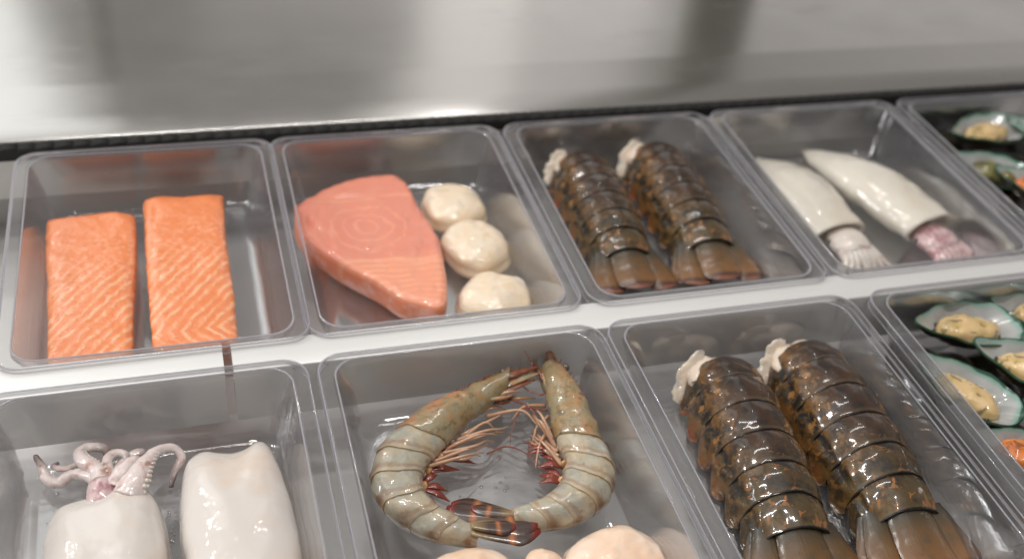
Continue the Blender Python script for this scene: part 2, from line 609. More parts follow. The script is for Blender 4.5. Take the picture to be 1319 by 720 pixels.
base = b.mix(b.math('MULTIPLY', lip, 0.35), base, lin(104, 84, 56))
base = b.mix(b.sstep(u, 0.955, 0.975), base, lin(18, 14, 12))
base = b.mix(b.math('MULTIPLY', b.sstep(u, 0.08, 0.0), 0.9), base, lin(16, 16, 18))
h = b.math('ADD', b.math('MULTIPLY', fin, 0.35), b.math('MULTIPLY', b.noise(co, 9, 3), 0.5))
b.bsdf(base, 0.36, b.bump(h, 0.3, 0.05), coat=0.8, coat_r=0.07, spec=0.35, coat_n=b.bump(b.noise(co, 1.5, 1), 0.10, 0.08))
M_LOBSTER = b.m

b = NB("lobster_fan")
u, v, _ = b.uv()
co = b.obj(100)
rib = b.noise(b.obj(100, (5.0, 0.6, 1.0)), 1.0, 3)
big = b.noise(co, 0.9, 4, 0.65)
base = b.ramp(u, [(0.0, lin(38, 40, 36)), (0.22, lin(76, 62, 40)), (0.42, lin(106, 76, 42)), (0.8, lin(130, 88, 46)), (0.88, lin(56, 30, 24)), (0.93, lin(128, 74, 54)), (1.0, lin(146, 94, 72))])
vv = b.math('MULTIPLY', b.math('ABSOLUTE', b.math('SUBTRACT', b.math('FRACT', b.math('MULTIPLY', v, 2.0)), 0.5)), 2.0)
base = b.mix(b.math('MULTIPLY', b.sstep(vv, 0.86, 0.97), 0.8), base, lin(74, 34, 24))
base = b.mix(b.math('MULTIPLY', b.sstep(big, 0.52, 0.66), 0.5), base, lin(76, 66, 48))
base = b.mix(b.math('MULTIPLY', rib, 0.2), base, lin(60, 44, 30))
b.bsdf(base, 0.42, b.bump(b.math('ADD', rib, b.noise(co, 8, 3)), 0.3, 0.05), coat=0.45, coat_r=0.18, sss=0.1, sss_s=0.2)
M_FAN = b.m

b = NB("lobster_meat")
co = b.obj(100)
a = b.noise(co, 1.2, 4, 0.6)
b.bsdf(b.mix(a, lin(236, 220, 210), lin(230, 208, 180)), 0.4, b.bump(b.noise(co, 3, 4, 0.65), 0.6, 0.15), sss=0.4, sss_r=(1, .6, .4), sss_s=0.4, coat=0.6, coat_r=0.1)
M_MEAT = b.m

# --- shrimp: v=0.25 is the upper flank, v=0 the back edge
b = NB("shrimp_shell")
u, v, _ = b.uv()
co = b.obj(100)
big = b.noise(co, 0.8, 4, 0.6)
fin = b.noise(co, 3.0, 4, 0.65)
base = b.mix(b.sstep(big, 0.36, 0.66), lin(166, 165, 152), lin(184, 168, 142))
base = b.mix(b.math('MULTIPLY', b.sstep(fin, 0.5, 0.72), 0.4), base, lin(140, 118, 86))
back = b.math('MULTIPLY', b.sstep(b.math('ABSOLUTE', b.math('SUBTRACT', v, 0.5)), 0.36, 0.46), b.math('MULTIPLY', b.sstep(u, 0.5, 0.8), b.sstep(big, 0.35, 0.55)))
pale = b.math('MULTIPLY', b.sstep(b.noise(co, 1.7, 3, 0.5, 0.6), 0.52, 0.62), 0.55)
base = b.mix(pale, base, lin(186, 178, 158))
wav = b.math('ADD', u, b.math('MULTIPLY', b.math('SUBTRACT', fin, 0.5), 0.25))
band = b.math('MULTIPLY', b.sstep(wav, 0.70, 0.80), b.sstep(wav, 0.92, 0.86))
base = b.mix(b.math('MULTIPLY', band, 0.45), base, lin(146, 100, 64))
base = b.mix(b.math('MULTIPLY', back, 0.75), base, lin(110, 74, 40))
lip = b.sstep(u, 0.90, 0.98)
base = b.mix(b.math('MULTIPLY', lip, 0.4), base, lin(196, 160, 122))
b.bsdf(base, 0.34, b.bump(b.math('ADD', fin, b.noise(co, 1.3, 2)), 0.35, 0.07), sss=0.4, sss_r=(0.9, 0.8, 0.7), sss_s=0.35, coat=1.0, coat_r=0.035, coat_n=b.bump(b.noise(co, 2.0, 1), 0.22, 0.08))
M_SHRIMP = b.m

b = NB("shrimp_carapace")
u, v, _ = b.uv()
co = b.obj(100)
big = b.noise(co, 0.9, 4, 0.65)
fin = b.noise(co, 3.5, 4, 0.65)
base = b.mix(b.sstep(big, 0.38, 0.62), lin(150, 140, 112), lin(160, 130, 86))
patch = b.math('MULTIPLY', b.sstep(b.noise(co, 0.55, 2), 0.42, 0.56), b.sstep(b.math('ABSOLUTE', b.math('SUBTRACT', v, 0.5)), 0.2, 0.36))
base = b.mix(b.math('MULTIPLY', patch, 0.55), base, lin(206, 130, 86))
base = b.mix(b.math('MULTIPLY', b.sstep(b.noise(co, 1.5, 4, 0.65), 0.52, 0.66), 0.6), base, lin(92, 78, 48))
base = b.mix(b.math('MULTIPLY', b.sstep(fin, 0.55, 0.75), 0.6), base, lin(64, 54, 36))
base = b.mix(b.math('MULTIPLY', b.sstep(u, 0.4, 0.05), 0.6), base, lin(132, 112, 72))
b.bsdf(base, 0.33, b.bump(fin, 0.5, 0.08), sss=0.4, sss_r=(0.9, 0.6, 0.4), sss_s=0.4, coat=1.0, coat_r=0.06, coat_n=b.bump(b.noise(co, 1.6, 1), 0.25, 0.10))
M_CARAPACE = b.m


def m_simple(name, c0, c1, rough=0.35, coat=0.6, scale=2.5, sss=0.2, along=None):
    b = NB(name)
    co = b.obj(100)
    base = b.mix(b.noise(co, scale, 3), c0, c1)
    if along:
        u, v, _ = b.uv()
        base = b.mix(0.85, base, b.ramp(u, along))
    b.bsdf(base, rough, b.bump(b.noise(co, scale * 3, 3), 0.3, 0.05), coat=coat, coat_r=0.1, sss=sss, sss_r=(1, .5, .3), sss_s=0.2)
    return b.m


M_LEG = m_simple("shrimp_leg", lin(204, 172, 142), lin(176, 124, 94))
M_ANT = m_simple("shrimp_feeler", lin(150, 76, 54), lin(120, 60, 44))
M_SWIM = m_simple("shrimp_swimmer", lin(150, 60, 38), lin(96, 38, 28))
M_ROSTRUM = m_simple("shrimp_rostrum", lin(150, 66, 34), lin(92, 66, 40))
M_PAD = m_simple("shrimp_joint_pad", lin(214, 172, 112), lin(190, 140, 90))
M_TFAN = m_simple("shrimp_tail", lin(120, 96, 66), lin(80, 56, 42), sss=0.15, along=[(0, lin(158, 134, 94)), (.22, lin(120, 96, 62)), (.40, lin(60, 44, 38)), (.52, lin(66, 44, 36)), (.6, lin(186, 110, 54)), (.68, lin(60, 36, 32)), (.86, lin(48, 28, 30)), (.95, lin(120, 24, 22)), (1, lin(140, 30, 26))])

# --- mussels
b = NB("mussel_shell_inside")
u, v, _ = b.uv()
co = b.obj(100)
nz = b.noise(co, 0.7, 4)
base = b.mix(nz, lin(140, 146, 150), lin(198, 196, 190))
nu_ = b.math('ADD', u, b.math('MULTIPLY', b.math('SUBTRACT', b.noise(co, 0.6, 2), 0.5), 0.16))
base = b.mix(b.sstep(nu_, 0.55, 0.2), base, lin(120, 116, 122))
base = b.mix(b.sstep(nu_, 0.88, 0.95), base, lin(140, 170, 158))
base = b.mix(b.math('MULTIPLY', b.sstep(nu_, 0.955, 0.99), 0.95), base, lin(28, 74, 58))
b.bsdf(base, 0.22, b.bump(nz, 0.2, 0.1), coat=0.8, coat_r=0.06)
M_SHELL_IN = b.m
b = NB("mussel_shell_outside")
u, v, _ = b.uv()
co = b.obj(100)
wv = b.math('FRACT', b.math('MULTIPLY', b.math('ADD', u, b.math('MULTIPLY', b.noise(co, 0.8, 2), 0.1)), 9.0))
base = b.mix(wv, lin(24, 30, 22), lin(54, 44, 26))
base = b.mix(b.math('MULTIPLY', b.sstep(u, 0.95, 1.0), 0.6), base, lin(50, 100, 74))
b.bsdf(base, 0.3, b.bump(wv, 0.2, 0.06), coat=0.6, coat_r=0.1)
M_SHELL_OUT = b.m


def m_mussel(name, c0, c1, dark):
    b = NB(name)
    co = b.obj(100)
    a = b.noise(co, 0.9, 3)
    base = b.mix(b.sstep(a, 0.4, 0.65), c0, c1)
    d = b.sstep(b.noise(co, 1.1, 4, 0.6, 0.9), 0.52, 0.60)
    base = b.mix(b.math('MULTIPLY', d, 0.7), base, dark)
    b.bsdf(base, 0.36, b.bump(b.noise(co, 1.6, 2), 0.25, 0.12), coat=0.9, coat_r=0.06, sss=0.2, sss_r=(1, .6, .3), sss_s=0.3)
    return b.m


M_MUSSEL = m_mussel("mussel_meat", lin(222, 190, 138), lin(202, 172, 108), lin(74, 68, 54))
M_MUSSEL_GREEN = m_mussel("mussel_meat_green", lin(120, 116, 60), lin(92, 84, 44), lin(50, 48, 30))
M_MUSSEL_OR = m_mussel("mussel_meat_orange", lin(228, 134, 58), lin(208, 110, 44), lin(110, 60, 30))
M_FRILL = m_simple("mussel_frill", lin(46, 34, 26), lin(84, 62, 40), coat=0.8)

b = NB("water")
co = b.obj(100)
fr = b.n('ShaderNodeFresnel')
fr.inputs[0].default_value = 1.45
nrm = b.bump(b.noise(co, 0.9, 1), 0.15, 0.15)
b.set(fr.inputs['Normal'], nrm)
tr = b.n('ShaderNodeBsdfTransparent', {0: (.97, .975, .98, 1)})
gl = b.n('ShaderNodeBsdfGlossy', {'Roughness': 0.04, 'Normal': nrm})
mx = b.n('ShaderNodeMixShader', {0: b.math('MULTIPLY', fr.outputs[0], 1.3, clamp=True), 1: tr.outputs[0], 2: gl.outputs[0]})
b.t.links.new(mx.outputs[0], b.out.inputs[0])
M_WATER = b.m

# ================================================================ the counter
FLOOR = -4.2        # inside bottom of the trays


def box(x0, x1, y0, y1, z0, z1, r=0.0, seg=3):
    """box with its long x edges rounded by r"""
    prof = []
    if r > 0:
        for cy, cz, a0 in ((y1 - r, z1 - r, 0), (y0 + r, z1 - r, 90), (y0 + r, z0 + r, 180), (y1 - r, z0 + r, 270)):
            for k in range(seg + 1):
                a = math.radians(a0 + 90 * k / seg)
                prof.append((cy + r * math.cos(a), cz + r * math.sin(a)))
    else:
        prof = [(y1, z1), (y0, z1), (y0, z0), (y1, z0)]
    rings = [[(x, p[0], p[1]) for p in prof] for x in (x0, x1)]
    return rings_mesh(rings)


def extrude_x(prof, x0, x1, nx=2):
    rings = [[(x0 + (x1 - x0) * i / (nx - 1), y, z) for y, z in prof] for i in range(nx)]
    return rings_mesh(rings, closed=False)


# steel work top beyond the trays: skirt, folded edge, sloping lip, flat top
prof = [(25.55, -4.3), (25.55, 0.25), (25.62, 0.42), (25.8, 0.5), (28.5, 0.62), (32.2, 0.80), (32.5, 0.82), (32.9, 0.83), (60, 0.83), (240, 0.83)]
v, f, u = extrude_x(prof, -110, 260, 2)
o = mesh("steel_counter", v, f, M_STEEL, smooth=True, sharp=30)
tag(o, "brushed stainless steel counter top running along the far side of the trays", kind="structure")

# unseen posts added beyond the frame to give the steel its dark reflected bands
for (px, w, lb) in ((-13.4, 2.6, "slim unseen post added for the dark band reflected in the steel at left"), (62.5, 9.0, "broad unseen post added for the dark band reflected in the steel at right")):
    v, f, u = rings_mesh([rr_ring for rr_ring in ([(px + (w / 2) * math.copysign(abs(math.cos(a)) ** 0.4, math.cos(a)), 72 + 1.6 * math.copysign(abs(math.sin(a)) ** 0.4, math.sin(a)), z) for a in (2 * math.pi * j / 32 for j in range(32))] for z in (0.8, 75))])
    o = mesh("reflection_post", v, f, M_POST, None, u, sharp=50)
    tag(o, lb, "reflection post")

# the well under the trays
wv, wf, wu = join(
    ([(-60, -60, -7.5), (130, -60, -7.5), (130, 27, -7.5), (-60, 27, -7.5)], [(0, 1, 2, 3)], [(0, 0)] * 4),
    ([(-60, 27, -7.5), (130, 27, -7.5), (130, 27, -0.2), (-60, 27, -0.2)], [(0, 1, 2, 3)], [(0, 0)] * 4))
o = mesh("display_well", wv, wf, M_WELL, smooth=False)
tag(o, "grey steel well under the clear food trays", kind="structure")

# black ribbed seal between counter and trays
seal = empty("ribbed_seal", (20, 25.2, 0))
tag(seal, "black ribbed rubber seal strip along the edge of the steel counter", "seal strip")
v, f, u = box(-60, 90, -0.42, 0.33, -0.7, 0.24, 0.08)
mesh("seal_base", v, f, M_RUBBER, seal)
rib_me = None
for i in range(118):
    x = -52 + i * 1.22 + random.uniform(-0.06, 0.06)
    if rib_me is None:
        v, f, u = box(-0.46, 0.46, -0.40, 0.30, 0.0, 0.30, 0.05)
        r = mesh("rib", v, f, M_RUBBER, seal, loc=(x, 0, 0.02))
        rib_me = r
    else:
        r = rib_me.copy()
        COL.objects.link(r)
        r.location = Vector((x, random.uniform(-.02, .02), random.uniform(-0.02, 0.02))) * CM
        r.scale = (random.uniform(0.9, 1.12), 1, 1)


# divider bars between the two rows
def bar(x0, x1, label):
    v, f, u = box(x0, x1, 0.35, 2.85, -4.3, -0.28, 0.12)
    o = mesh("divider_bar", v, f, M_BAR, sharp=40)
    tag(o, label, "divider bar", "divider bars between the two rows of trays")


bar(-60, -4.62, "short left piece of the pale divider bar, ending at the slot below the salmon")
bar(-4.12, 100, "long pale divider bar running right from the narrow slot between both tray rows")


# ================================================================ trays
def rr(cx, cy, hx, hy, r, z, seg=8, side=6):
    pts = []
    for sx, sy, a0 in ((1, 1, 0), (-1, 1, 90), (-1, -1, 180), (1, -1, 270)):
        for k in range(seg + 1):
            a = math.radians(a0 + 90 * k / seg)
            pts.append((cx + sx * (hx - r) + r * math.cos(a), cy + sy * (hy - r) + r * math.sin(a), z))
    return pts


def tray_meshes():
    # opening 15.7 x 21.1, local origin at the middle of the opening
    hx, hy = 7.85, 10.55
    fx, fy = 0.98, 0.66      # flange widths
    th = 0.20
    # (extra x, extra y, z, corner radius)
    rim = [(fx, fy, -0.55, 1.5), (fx, fy, -0.12, 1.5), (fx - .03, fy - .03, -0.05, 1.48), (fx - .1, fy - .1, 0, 1.45), (fx - .2, fy - .2, 0.0, 1.4),
           (0.22, 0.20, 0.0, 1.45), (0.12, 0.11, 0.0, 1.45), (0.05, 0.05, -0.02, 1.45), (0, 0, -0.10, 1.45), (-0.05, -0.05, -0.28, 1.45)]
    rim_b = [(-0.05 + th, -0.05 + th, -0.34, 1.5), (0.2, 0.2, -0.24, 1.5), (fx - .35, fy - .30, -0.24, 1.45), (fx - th * .8, fy - th * .8, -0.3, 1.45), (fx - th * .8, fy - th * .8, -0.55, 1.45), (fx, fy, -0.55, 1.5)]
    wall = [(-0.05, -0.05, -0.28, 1.45), (-0.30, -0.28, -1.2, 1.55), (-0.62, -0.6, -2.4, 1.7), (-0.92, -0.9, -3.45, 1.85), (-1.02, -1.0, -3.75, 1.9), (-1.22, -1.2, -4.02, 1.85), (-1.5, -1.48, -4.15, 1.7), (-1.9, -1.9, -4.2, 1.5)]
    wall_b = [(-1.9, -1.9, -4.4, 1.5), (-1.4, -1.4, -4.38, 1.8), (-1.0, -1.0, -4.18, 2.0), (-0.78, -0.76, -3.8, 2.0), (-0.42, -0.4, -2.4, 1.8), (-0.1, -0.08, -1.2, 1.65), (-0.05 + th, -0.05 + th, -0.34, 1.5)]

    def loops(P):
        return [rr(0, 0, hx + a, hy + b_, r, z) for a, b_, z, r in P]
    R = loops(rim)
    rm = rings_mesh(R, cap0=False, cap1=False)
    Wl = loops(wall)
    w1 = rings_mesh(Wl, cap0=False, cap1=True)
    w2 = rings_mesh(loops(wall_b), cap0=True, cap1=False)
    return rm, join(w1, w2)


T_RIM, T_BASIN = tray_meshes()


def bead(ex, ey, z, r, cr):
    """thin rounded edge running round the tray"""
    rings = [rr(0, 0, 7.85 + ex + r * math.cos(a), 10.55 + ey + r * math.cos(a), cr, z + r * math.sin(a)) for a in (2 * math.pi * k / 8 for k in range(8))]
    v, f, u = rings_mesh(rings + [rings[0]], cap0=False, cap1=False)
    return v, f, u


T_BEAD = join(bead(0.04, 0.04, -0.02, 0.055, 1.45), bead(0.93, 0.61, -0.03, 0.05, 1.48), bead(0.95, 0.63, -0.55, 0.05, 1.5))
XC = [-9 + 18 * k for k in range(5)]
BY, FY = 13.45, -10.57
BX = [-8.05 - 0.1, 9.2, 27.2, 45.1, 63.2]
FX = [-8.85, 9.3, 27.2, 46.1]
tray0 = None


def tray(x, y, z, label):
    global tray0
    if tray0 is None:
        tray0 = empty("food_tray", (x, y, z))
        mesh("rim", *T_RIM[:2], M_RIM, tray0, T_RIM[2], sharp=50)
        mesh("rim_glint", *T_BEAD[:2], M_BEAD, tray0, T_BEAD[2])
        mesh("basin", *T_BASIN[:2], M_BASIN, tray0, T_BASIN[2], sharp=60)
        t = tray0
    else:
        t = copy_tree(tray0)
        t.location = Vector((x, y, z)) * CM
    tag(t, label, "food tray", "clear plastic food trays")
    return t


tray(BX[0], BY, 0.02, "clear plastic tray holding the two orange salmon pieces")
tray(BX[1], BY, 0.0, "clear plastic tray holding the pink tuna steak and three scallops")
tray(BX[2], BY, 0.01, "clear plastic tray in the far row holding two lobster tails")
tray(BX[3], BY, 0.0, "clear plastic tray holding two whole ivory squid side by side")
tray(BX[4], BY, 0.02, "clear plastic tray of green-lipped mussels in the far row, cut by the right edge")
tray(FX[0], FY, 0.01, "clear plastic tray holding the squid with curling arms and the white squid tube")
tray(FX[1], FY, 0.0, "clear plastic tray holding two curled grey shrimp and three pinkish scallops")
tray(FX[2], FY, 0.02, "clear plastic tray in the near row holding two lobster tails")
tray(FX[3], FY, 0.0, "clear plastic tray of green-lipped mussels in the near row at the right edge")


# ================================================================ salmon
def salmon(loc, rz, L, label, seed, lean):
    """local: x across, y along (+y far), z up from the tray floor"""
    root = mesh_salmon(L, seed, lean)
    root.location = Vector(loc) * CM
    root.rotation_euler = (0, 0, rz)
    tag(root, label, "salmon", "salmon pieces in the far left tray")


def mesh_salmon(L, seed, lean):
    n, m = 64, 60
    rings, us = [], []
    for i in range(m):
        t = i / (m - 1)
        y = L / 2 - L * t
        hw = 2.90 + 0.08 * math.sin(t * 5 + seed) - 0.42 * t
        th = 2.45 - 0.30 * t + 0.15 * math.sin(3.0 * t)
        e = min(t, 1 - t) * L           # distance from the cut end
        k = 1.0 if e > 0.25 else math.sqrt(max(0.0, 1 - ((0.25 - e) / 0.25) ** 2)) * 0.10 + 0.90
        xo = lean * (t - 0.5) + 0.10 * math.sin(4 * t + seed)
        ring = []
        for j in range(n):
            a = 2 * math.pi * j / n
            p = 0.32
            cx, cz = math.cos(a), math.sin(a)
            x = hw * k * math.copysign(abs(cx) ** p, cx)
            z = th / 2 + th / 2 * k * math.copysign(abs(cz) ** p, cz)
            x *= 1 - 0.06 * (1 - z / th)      # undercut towards the skin
            d = 0.10 * fbm(x + seed, y, z, 0.6) + 0.035 * fbm(x, y + seed, z, 2.4)
            yy = y + 0.12 * math.sin(x * 1.3 + seed) * (1 - min(1, e / 1.5)) + (0.35 * (1 - z / th) * (1 - 2 * t) * -0.5)
            zz = max(0.0, z + (d if z > 0.2 else 0))
            ring.append((x + xo + d * 0.5 * math.copysign(1, cx), yy, zz))
        rings.append(ring)
        us.append(t)
    v, f, u = rings_mesh(rings, us=us)
    f = [tuple(reversed(q)) for q in f]
    return mesh("salmon_piece", v, f, M_SALMON, None, u)


salmon((-12.15, 11.5, FLOOR), math.radians(-1.0), 15.6, "left orange salmon piece with diagonal pale fat lines, tray corner", 0.7, 0.55)
salmon((-6.05, 12.6, FLOOR), math.radians(0.0), 16.2, "right orange salmon piece with chevron fat lines, nearest the tuna tray", 3.9, -0.25)

# ================================================================ tuna
out = [(1.55, 15.6), (1.35, 17.0), (1.9, 18.8), (3.3, 20.3), (5.4, 21.4), (7.4, 21.9), (9.3, 21.7), (10.1, 20.6), (10.35, 18.4), (10.75, 16), (11.0, 13.6), (10.7, 10.6), (10.35, 8.2), (9.9, 6.7), (9.3, 6.25), (8.3, 6.7), (7.1, 7.5), (5.9, 9.3), (4.0, 11.5), (2.6, 13.6), (2.1, 14.7)]


def tuna_top(s, x, y):
    h = 2.2 if s < 0.9 else 2.2 - 0.22 * ((s - 0.9) / 0.1) ** 2
    d = math.hypot(x - 2.4, (y - 16.6) * 0.45)
    h -= 0.5 * math.exp(-(d / 0.22) ** 2)
    h -= 0.12 * math.exp(-((y + 0.05 * x - 19.4) / 0.16) ** 2)
    return h


v, f, u = pillow(out, tuna_top, 0, n=140, rings=46, bulge=0.015, under=0.93, amp=0.12, amp_s=0.35, samp=0.045, samp_s=1.3)
o = mesh("tuna_steak", v, f, M_TUNA, None, u, loc=(0, 0, FLOOR))
tag(o, "thick pink tuna steak with ringed grain lying beside three scallops", "tuna steak")


# ================================================================ scallops
def scallop(cx, cy, rx, ry, h, seed, mat, label, group, rot=0.0):
    r = random.Random(seed)
    pts = []
    for k in range(11):
        a = 2 * math.pi * k / 11
        q = 1 + r.uniform(-0.065, 0.065)
        x, y = rx * q * math.cos(a), ry * q * math.sin(a)
        pts.append((x * math.cos(rot) - y * math.sin(rot), x * math.sin(rot) + y * math.cos(rot)))
    v, f, u = pillow(pts, dome(h * 0.9, 0.42, 2.3), 0, n=72, rings=28, bulge=0.07, under=0.80, amp=0.10, amp_s=0.35, samp=0.05, samp_s=1.1, seed=seed * 3.7)
    o = mesh("scallop", v, f, mat, None, u, loc=(cx, cy, FLOOR))
    tag(o, label, "scallop", group)


g = "scallops beside the tuna steak"
scallop(13.35, 18.6, 2.45, 2.55, 2.3, 3, M_SCALLOP, "cream scallop farthest back, at the upper corner of the tuna steak", g)
scallop(13.75, 13.3, 2.35, 2.65, 2.5, 5, M_SCALLOP, "middle cream scallop between the two others, right of the tuna steak", g)
scallop(13.65, 7.6, 2.55, 2.5, 2.3, 8, M_SCALLOP, "peach toned scallop at the near end of the tuna tray, by the divider", g)
g = "scallops in front of the shrimp"
scallop(6.2, -14.9, 3.0, 2.7, 2.2, 11, M_SCALLOP_PINK, "pinkish scallop below the left shrimp, cut by the bottom of the frame", g)
scallop(10.3, -14.75, 1.35, 1.75, 2.0, 14, M_SCALLOP_PINK, "small pointed scallop tip between the two larger pinkish scallops", g)
scallop(14.1, -15.2, 2.85, 2.6, 2.6, 17, M_SCALLOP_PINK, "largest pinkish scallop in the right near corner of the shrimp tray", g)


# ================================================================ lobster tails
def lobster_parts(seed):
    """local: head end at y=0, tail towards -y, floor z=0. returns list of (name, v, f, u, mat)"""
    R = random.Random(seed)
    res = []
    ys = [0.0, -2.25, -4.7, -7.1, -9.4, -11.5, -13.6]
    ws = [2.55, 2.75, 2.88, 2.9, 2.8, 2.62, 2.35]
    hs = [2.95, 3.35, 3.5, 3.4, 3.2, 2.85, 2.2]
    for i in range(6):
        y0, y1 = ys[i] + (0.45 if i else 0.0), ys[i + 1]
        w0, w1 = ws[i] * 0.965, ws[i + 1] * 1.0
        h0, h1 = hs[i] * 0.945, hs[i + 1] * 1.0
        rings = []
        nu, nv = 16, 46
        T = [k / (nu - 3) for k in range(nu - 2)] + [1.0, 0.93]
        us = []
        for q, t in enumerate(T):
            under = q >= nu - 2
            y = y0 + (y1 - y0) * t
            k = t
            w = w0 + (w1 - w0) * k
            h = h0 + (h1 - h0) * k
            bulge = 1 + 0.085 * math.sin(math.pi * min(1, t * 1.05))
            if under:
                w -= 0.13 if q == nu - 2 else 0.25
                h -= 0.13 if q == nu - 2 else 0.25
            ring = []
            for j in range(nv):
                s_ = -1 + 2 * j / (nv - 1)
                a = s_ * math.radians(104)
                e = abs(s_)
                x = w * bulge * math.sin(a) * (1 if e < 0.8 else 1 - 0.05 * (e - 0.8))
                z = 0.45 + (h - 0.45) * bulge * math.cos(a) if e < 0.80 else None
                if z is None:
                    zc = 0.45 + (h - 0.45) * bulge * math.cos(math.radians(104) * 0.8)
                    # pleuron lobe hanging down, deepest two thirds back
                    lobe = math.exp(-((t - 0.66) / 0.27) ** 2)
                    x += math.copysign((e - 0.8) / 0.2 * (0.42 * lobe + 0.10), s_)
                    z = zc - (e - 0.8) / 0.2 * (0.10 + 1.45 * lobe)
                    z = max(z, 0.02 + 0.1 * (1 - lobe))
                    y_ = y - 0.55 * lobe * (e - 0.8) / 0.2
                else:
                    y_ = y
                # side crease between back and flank
                cr = math.exp(-((e - 0.60) / 0.06) ** 2) * 0.20 * math.sin(math.pi * min(t * 1.1, 1))
                x -= cr * math.copysign(1, s_)
                # rear edge sweeps back on the sides
                y_ -= 0.28 * (1 - math.cos(a * 0.8)) * t
                d = 0.05 * fbm(x + seed, y_ * 1.0, z, 0.9) + 0.015 * fbm(x, y_, z + seed, 4)
                ring.append((x * (1 + d * .3), y_, z + d))
            rings.append(ring)
            us.append(min(1.0, t))
        v, f, u = rings_mesh(rings, closed=False, us=us)
        res.append(("shell_segment", v, f, u, M_LOBSTER))
    # tail fan: telson and four uropods, each a thick curved plate
    def plate(x0, y0, ang, L, wid, zr, crown, name, zt=0.3, w0=0.55):
        rings, us = [], []
        m = 26
        n = 20
        ca, sa = math.cos(ang), math.sin(ang)
        for i in range(m):
            t = i / (m - 1)
            w = wid * (w0 + (1 - w0) * math.sin(min(1, t * 1.35) * math.pi / 2)) * (math.sqrt(max(0.0, 1 - max(0, (t - 0.72) / 0.28) ** 2.6)) if t > 0.72 else 1)
            w = max(w, 0.03)
            ring = []
            for j in range(n):
                a = 2 * math.pi * j / n
                lx = w * math.cos(a)
                lz = (0.14 * (1 - 0.6 * t)) * math.sin(a) + crown * (1 - (lx / wid) ** 2) * (1 - 0.5 * t)
                lz += 0.012 * math.sin(lx * 9) * t
                z = zr + (zt - zr) * t + lz
                yy = -L * t
                ring.append((x0 + lx * ca - yy * sa, y0 + lx * sa + yy * ca, z + 0.05 * fbm(lx, yy, seed, 1.2)))
            rings.append(ring)
            us.append(t)
        v, f, u = rings_mesh(rings, us=us)
        res.append((name, v, f, u, M_FAN))
    plate(0.0, -13.0, 0.0, 4.2, 1.65, 1.55, 0.42, "telson", 0.75, 0.82)
    for s in (-1, 1):
        plate(s * 1.75, -13.0, s * 0.13, 4.2, 1.3, 1.05, 0.40, "tail_fin", 0.42, 0.62)
        plate(s * 2.2, -12.9, s * 0.19, 3.8, 1.1, 0.65, 0.35, "tail_fin", 0.12, 0.5)
    # ragged meat at the cut end
    rings = []
    for i in range(14):
        t = i / 13
        rad = math.sqrt(max(0.0, 1 - (1 - t) ** 2.4)) if t < 1 else 1
        ring = []
        for j in range(44):
            a = 2 * math.pi * j / 44
            x = 2.42 * rad * math.cos(a) - 0.12
            z = 1.45 + 1.28 * rad * math.sin(a)
            y = 0.85 - 2.2 * t
            d = 0.22 * fbm(x + seed, y, z, 0.7, 3) + 0.08 * fbm(x, y + seed, z, 2.5, 3)
            lean = 0.75 * max(0, -x / 2.75) * (1 - t)
            ring.append((x * (1 + d * 0.35) - 0.3 * (1 - t), y + d * 0.8 + lean * 0.5, max(0.03, z + d * 0.6)))
        rings.append(ring)
    v, f, u = rings_mesh(rings)
    res.append(("meat", v, f, u, M_MEAT))
    # frilly membrane of meat poking out at the left shoulder
    rings = []
    for i in range(20):
        t = i / 19
        c = np.array([-1.5 - 1.75 * math.sin(t * 1.5), 0.55 - 2.0 * t, 2.5 - 2.1 * t])
        ring = []
        for j in range(20):
            a = 2 * math.pi * j / 20
            r = 0.62 * math.sin(math.pi * (0.12 + 0.82 * t)) ** 0.7
            p = c + np.array([r * 0.95 * math.cos(a), r * 0.8 * math.sin(a) * 0.6, r * 0.8 * math.sin(a)])
            d = 0.26 * fbm(p[0] + seed, p[1], p[2], 1.3, 3)
            p = p + d * np.array([math.cos(a), 0.3, math.sin(a)])
            p[2] = max(p[2], 0.04)
            ring.append(tuple(p))
        rings.append(ring)
    v, f, u = rings_mesh(rings)
    res.append(("meat", v, f, u, M_MEAT))
    return res


lob = {}
for sd in (2.3, 7.9):
    t = empty("lobster_tail", (0, 0, 0))
    for nm, v, f, u, m_ in lobster_parts(sd):
        mesh(nm, v, f, m_, t, u, sharp=70)
    lob[sd] = t


def place(t, x, y, rz, sc, label):
    t.location = Vector((x, y, FLOOR)) * CM
    t.rotation_euler = (0, 0, math.radians(rz))
    t.scale = (sc,) * 3
    tag(t, label, "lobster tail", "lobster tails laid in pairs")


place(lob[2.3], 26.0, -2.3, -5.5, 0.96, "left lobster tail of the near pair, white meat out at its shoulder")
place(lob[7.9], 32.1, -1.9, -1.5, 1.0, "right lobster tail of the near pair, orange mottled, beside the near mussels")
a_ = copy_tree(lob[7.9])
b_ = copy_tree(lob[2.3])
place(a_, 24.8, 22.6, -2.0, 0.90, "left lobster tail of the far pair, beside the scallop tray")
place(b_, 31.4, 23.0, -1.5, 0.93, "right lobster tail of the far pair, beside the ivory squid tray")


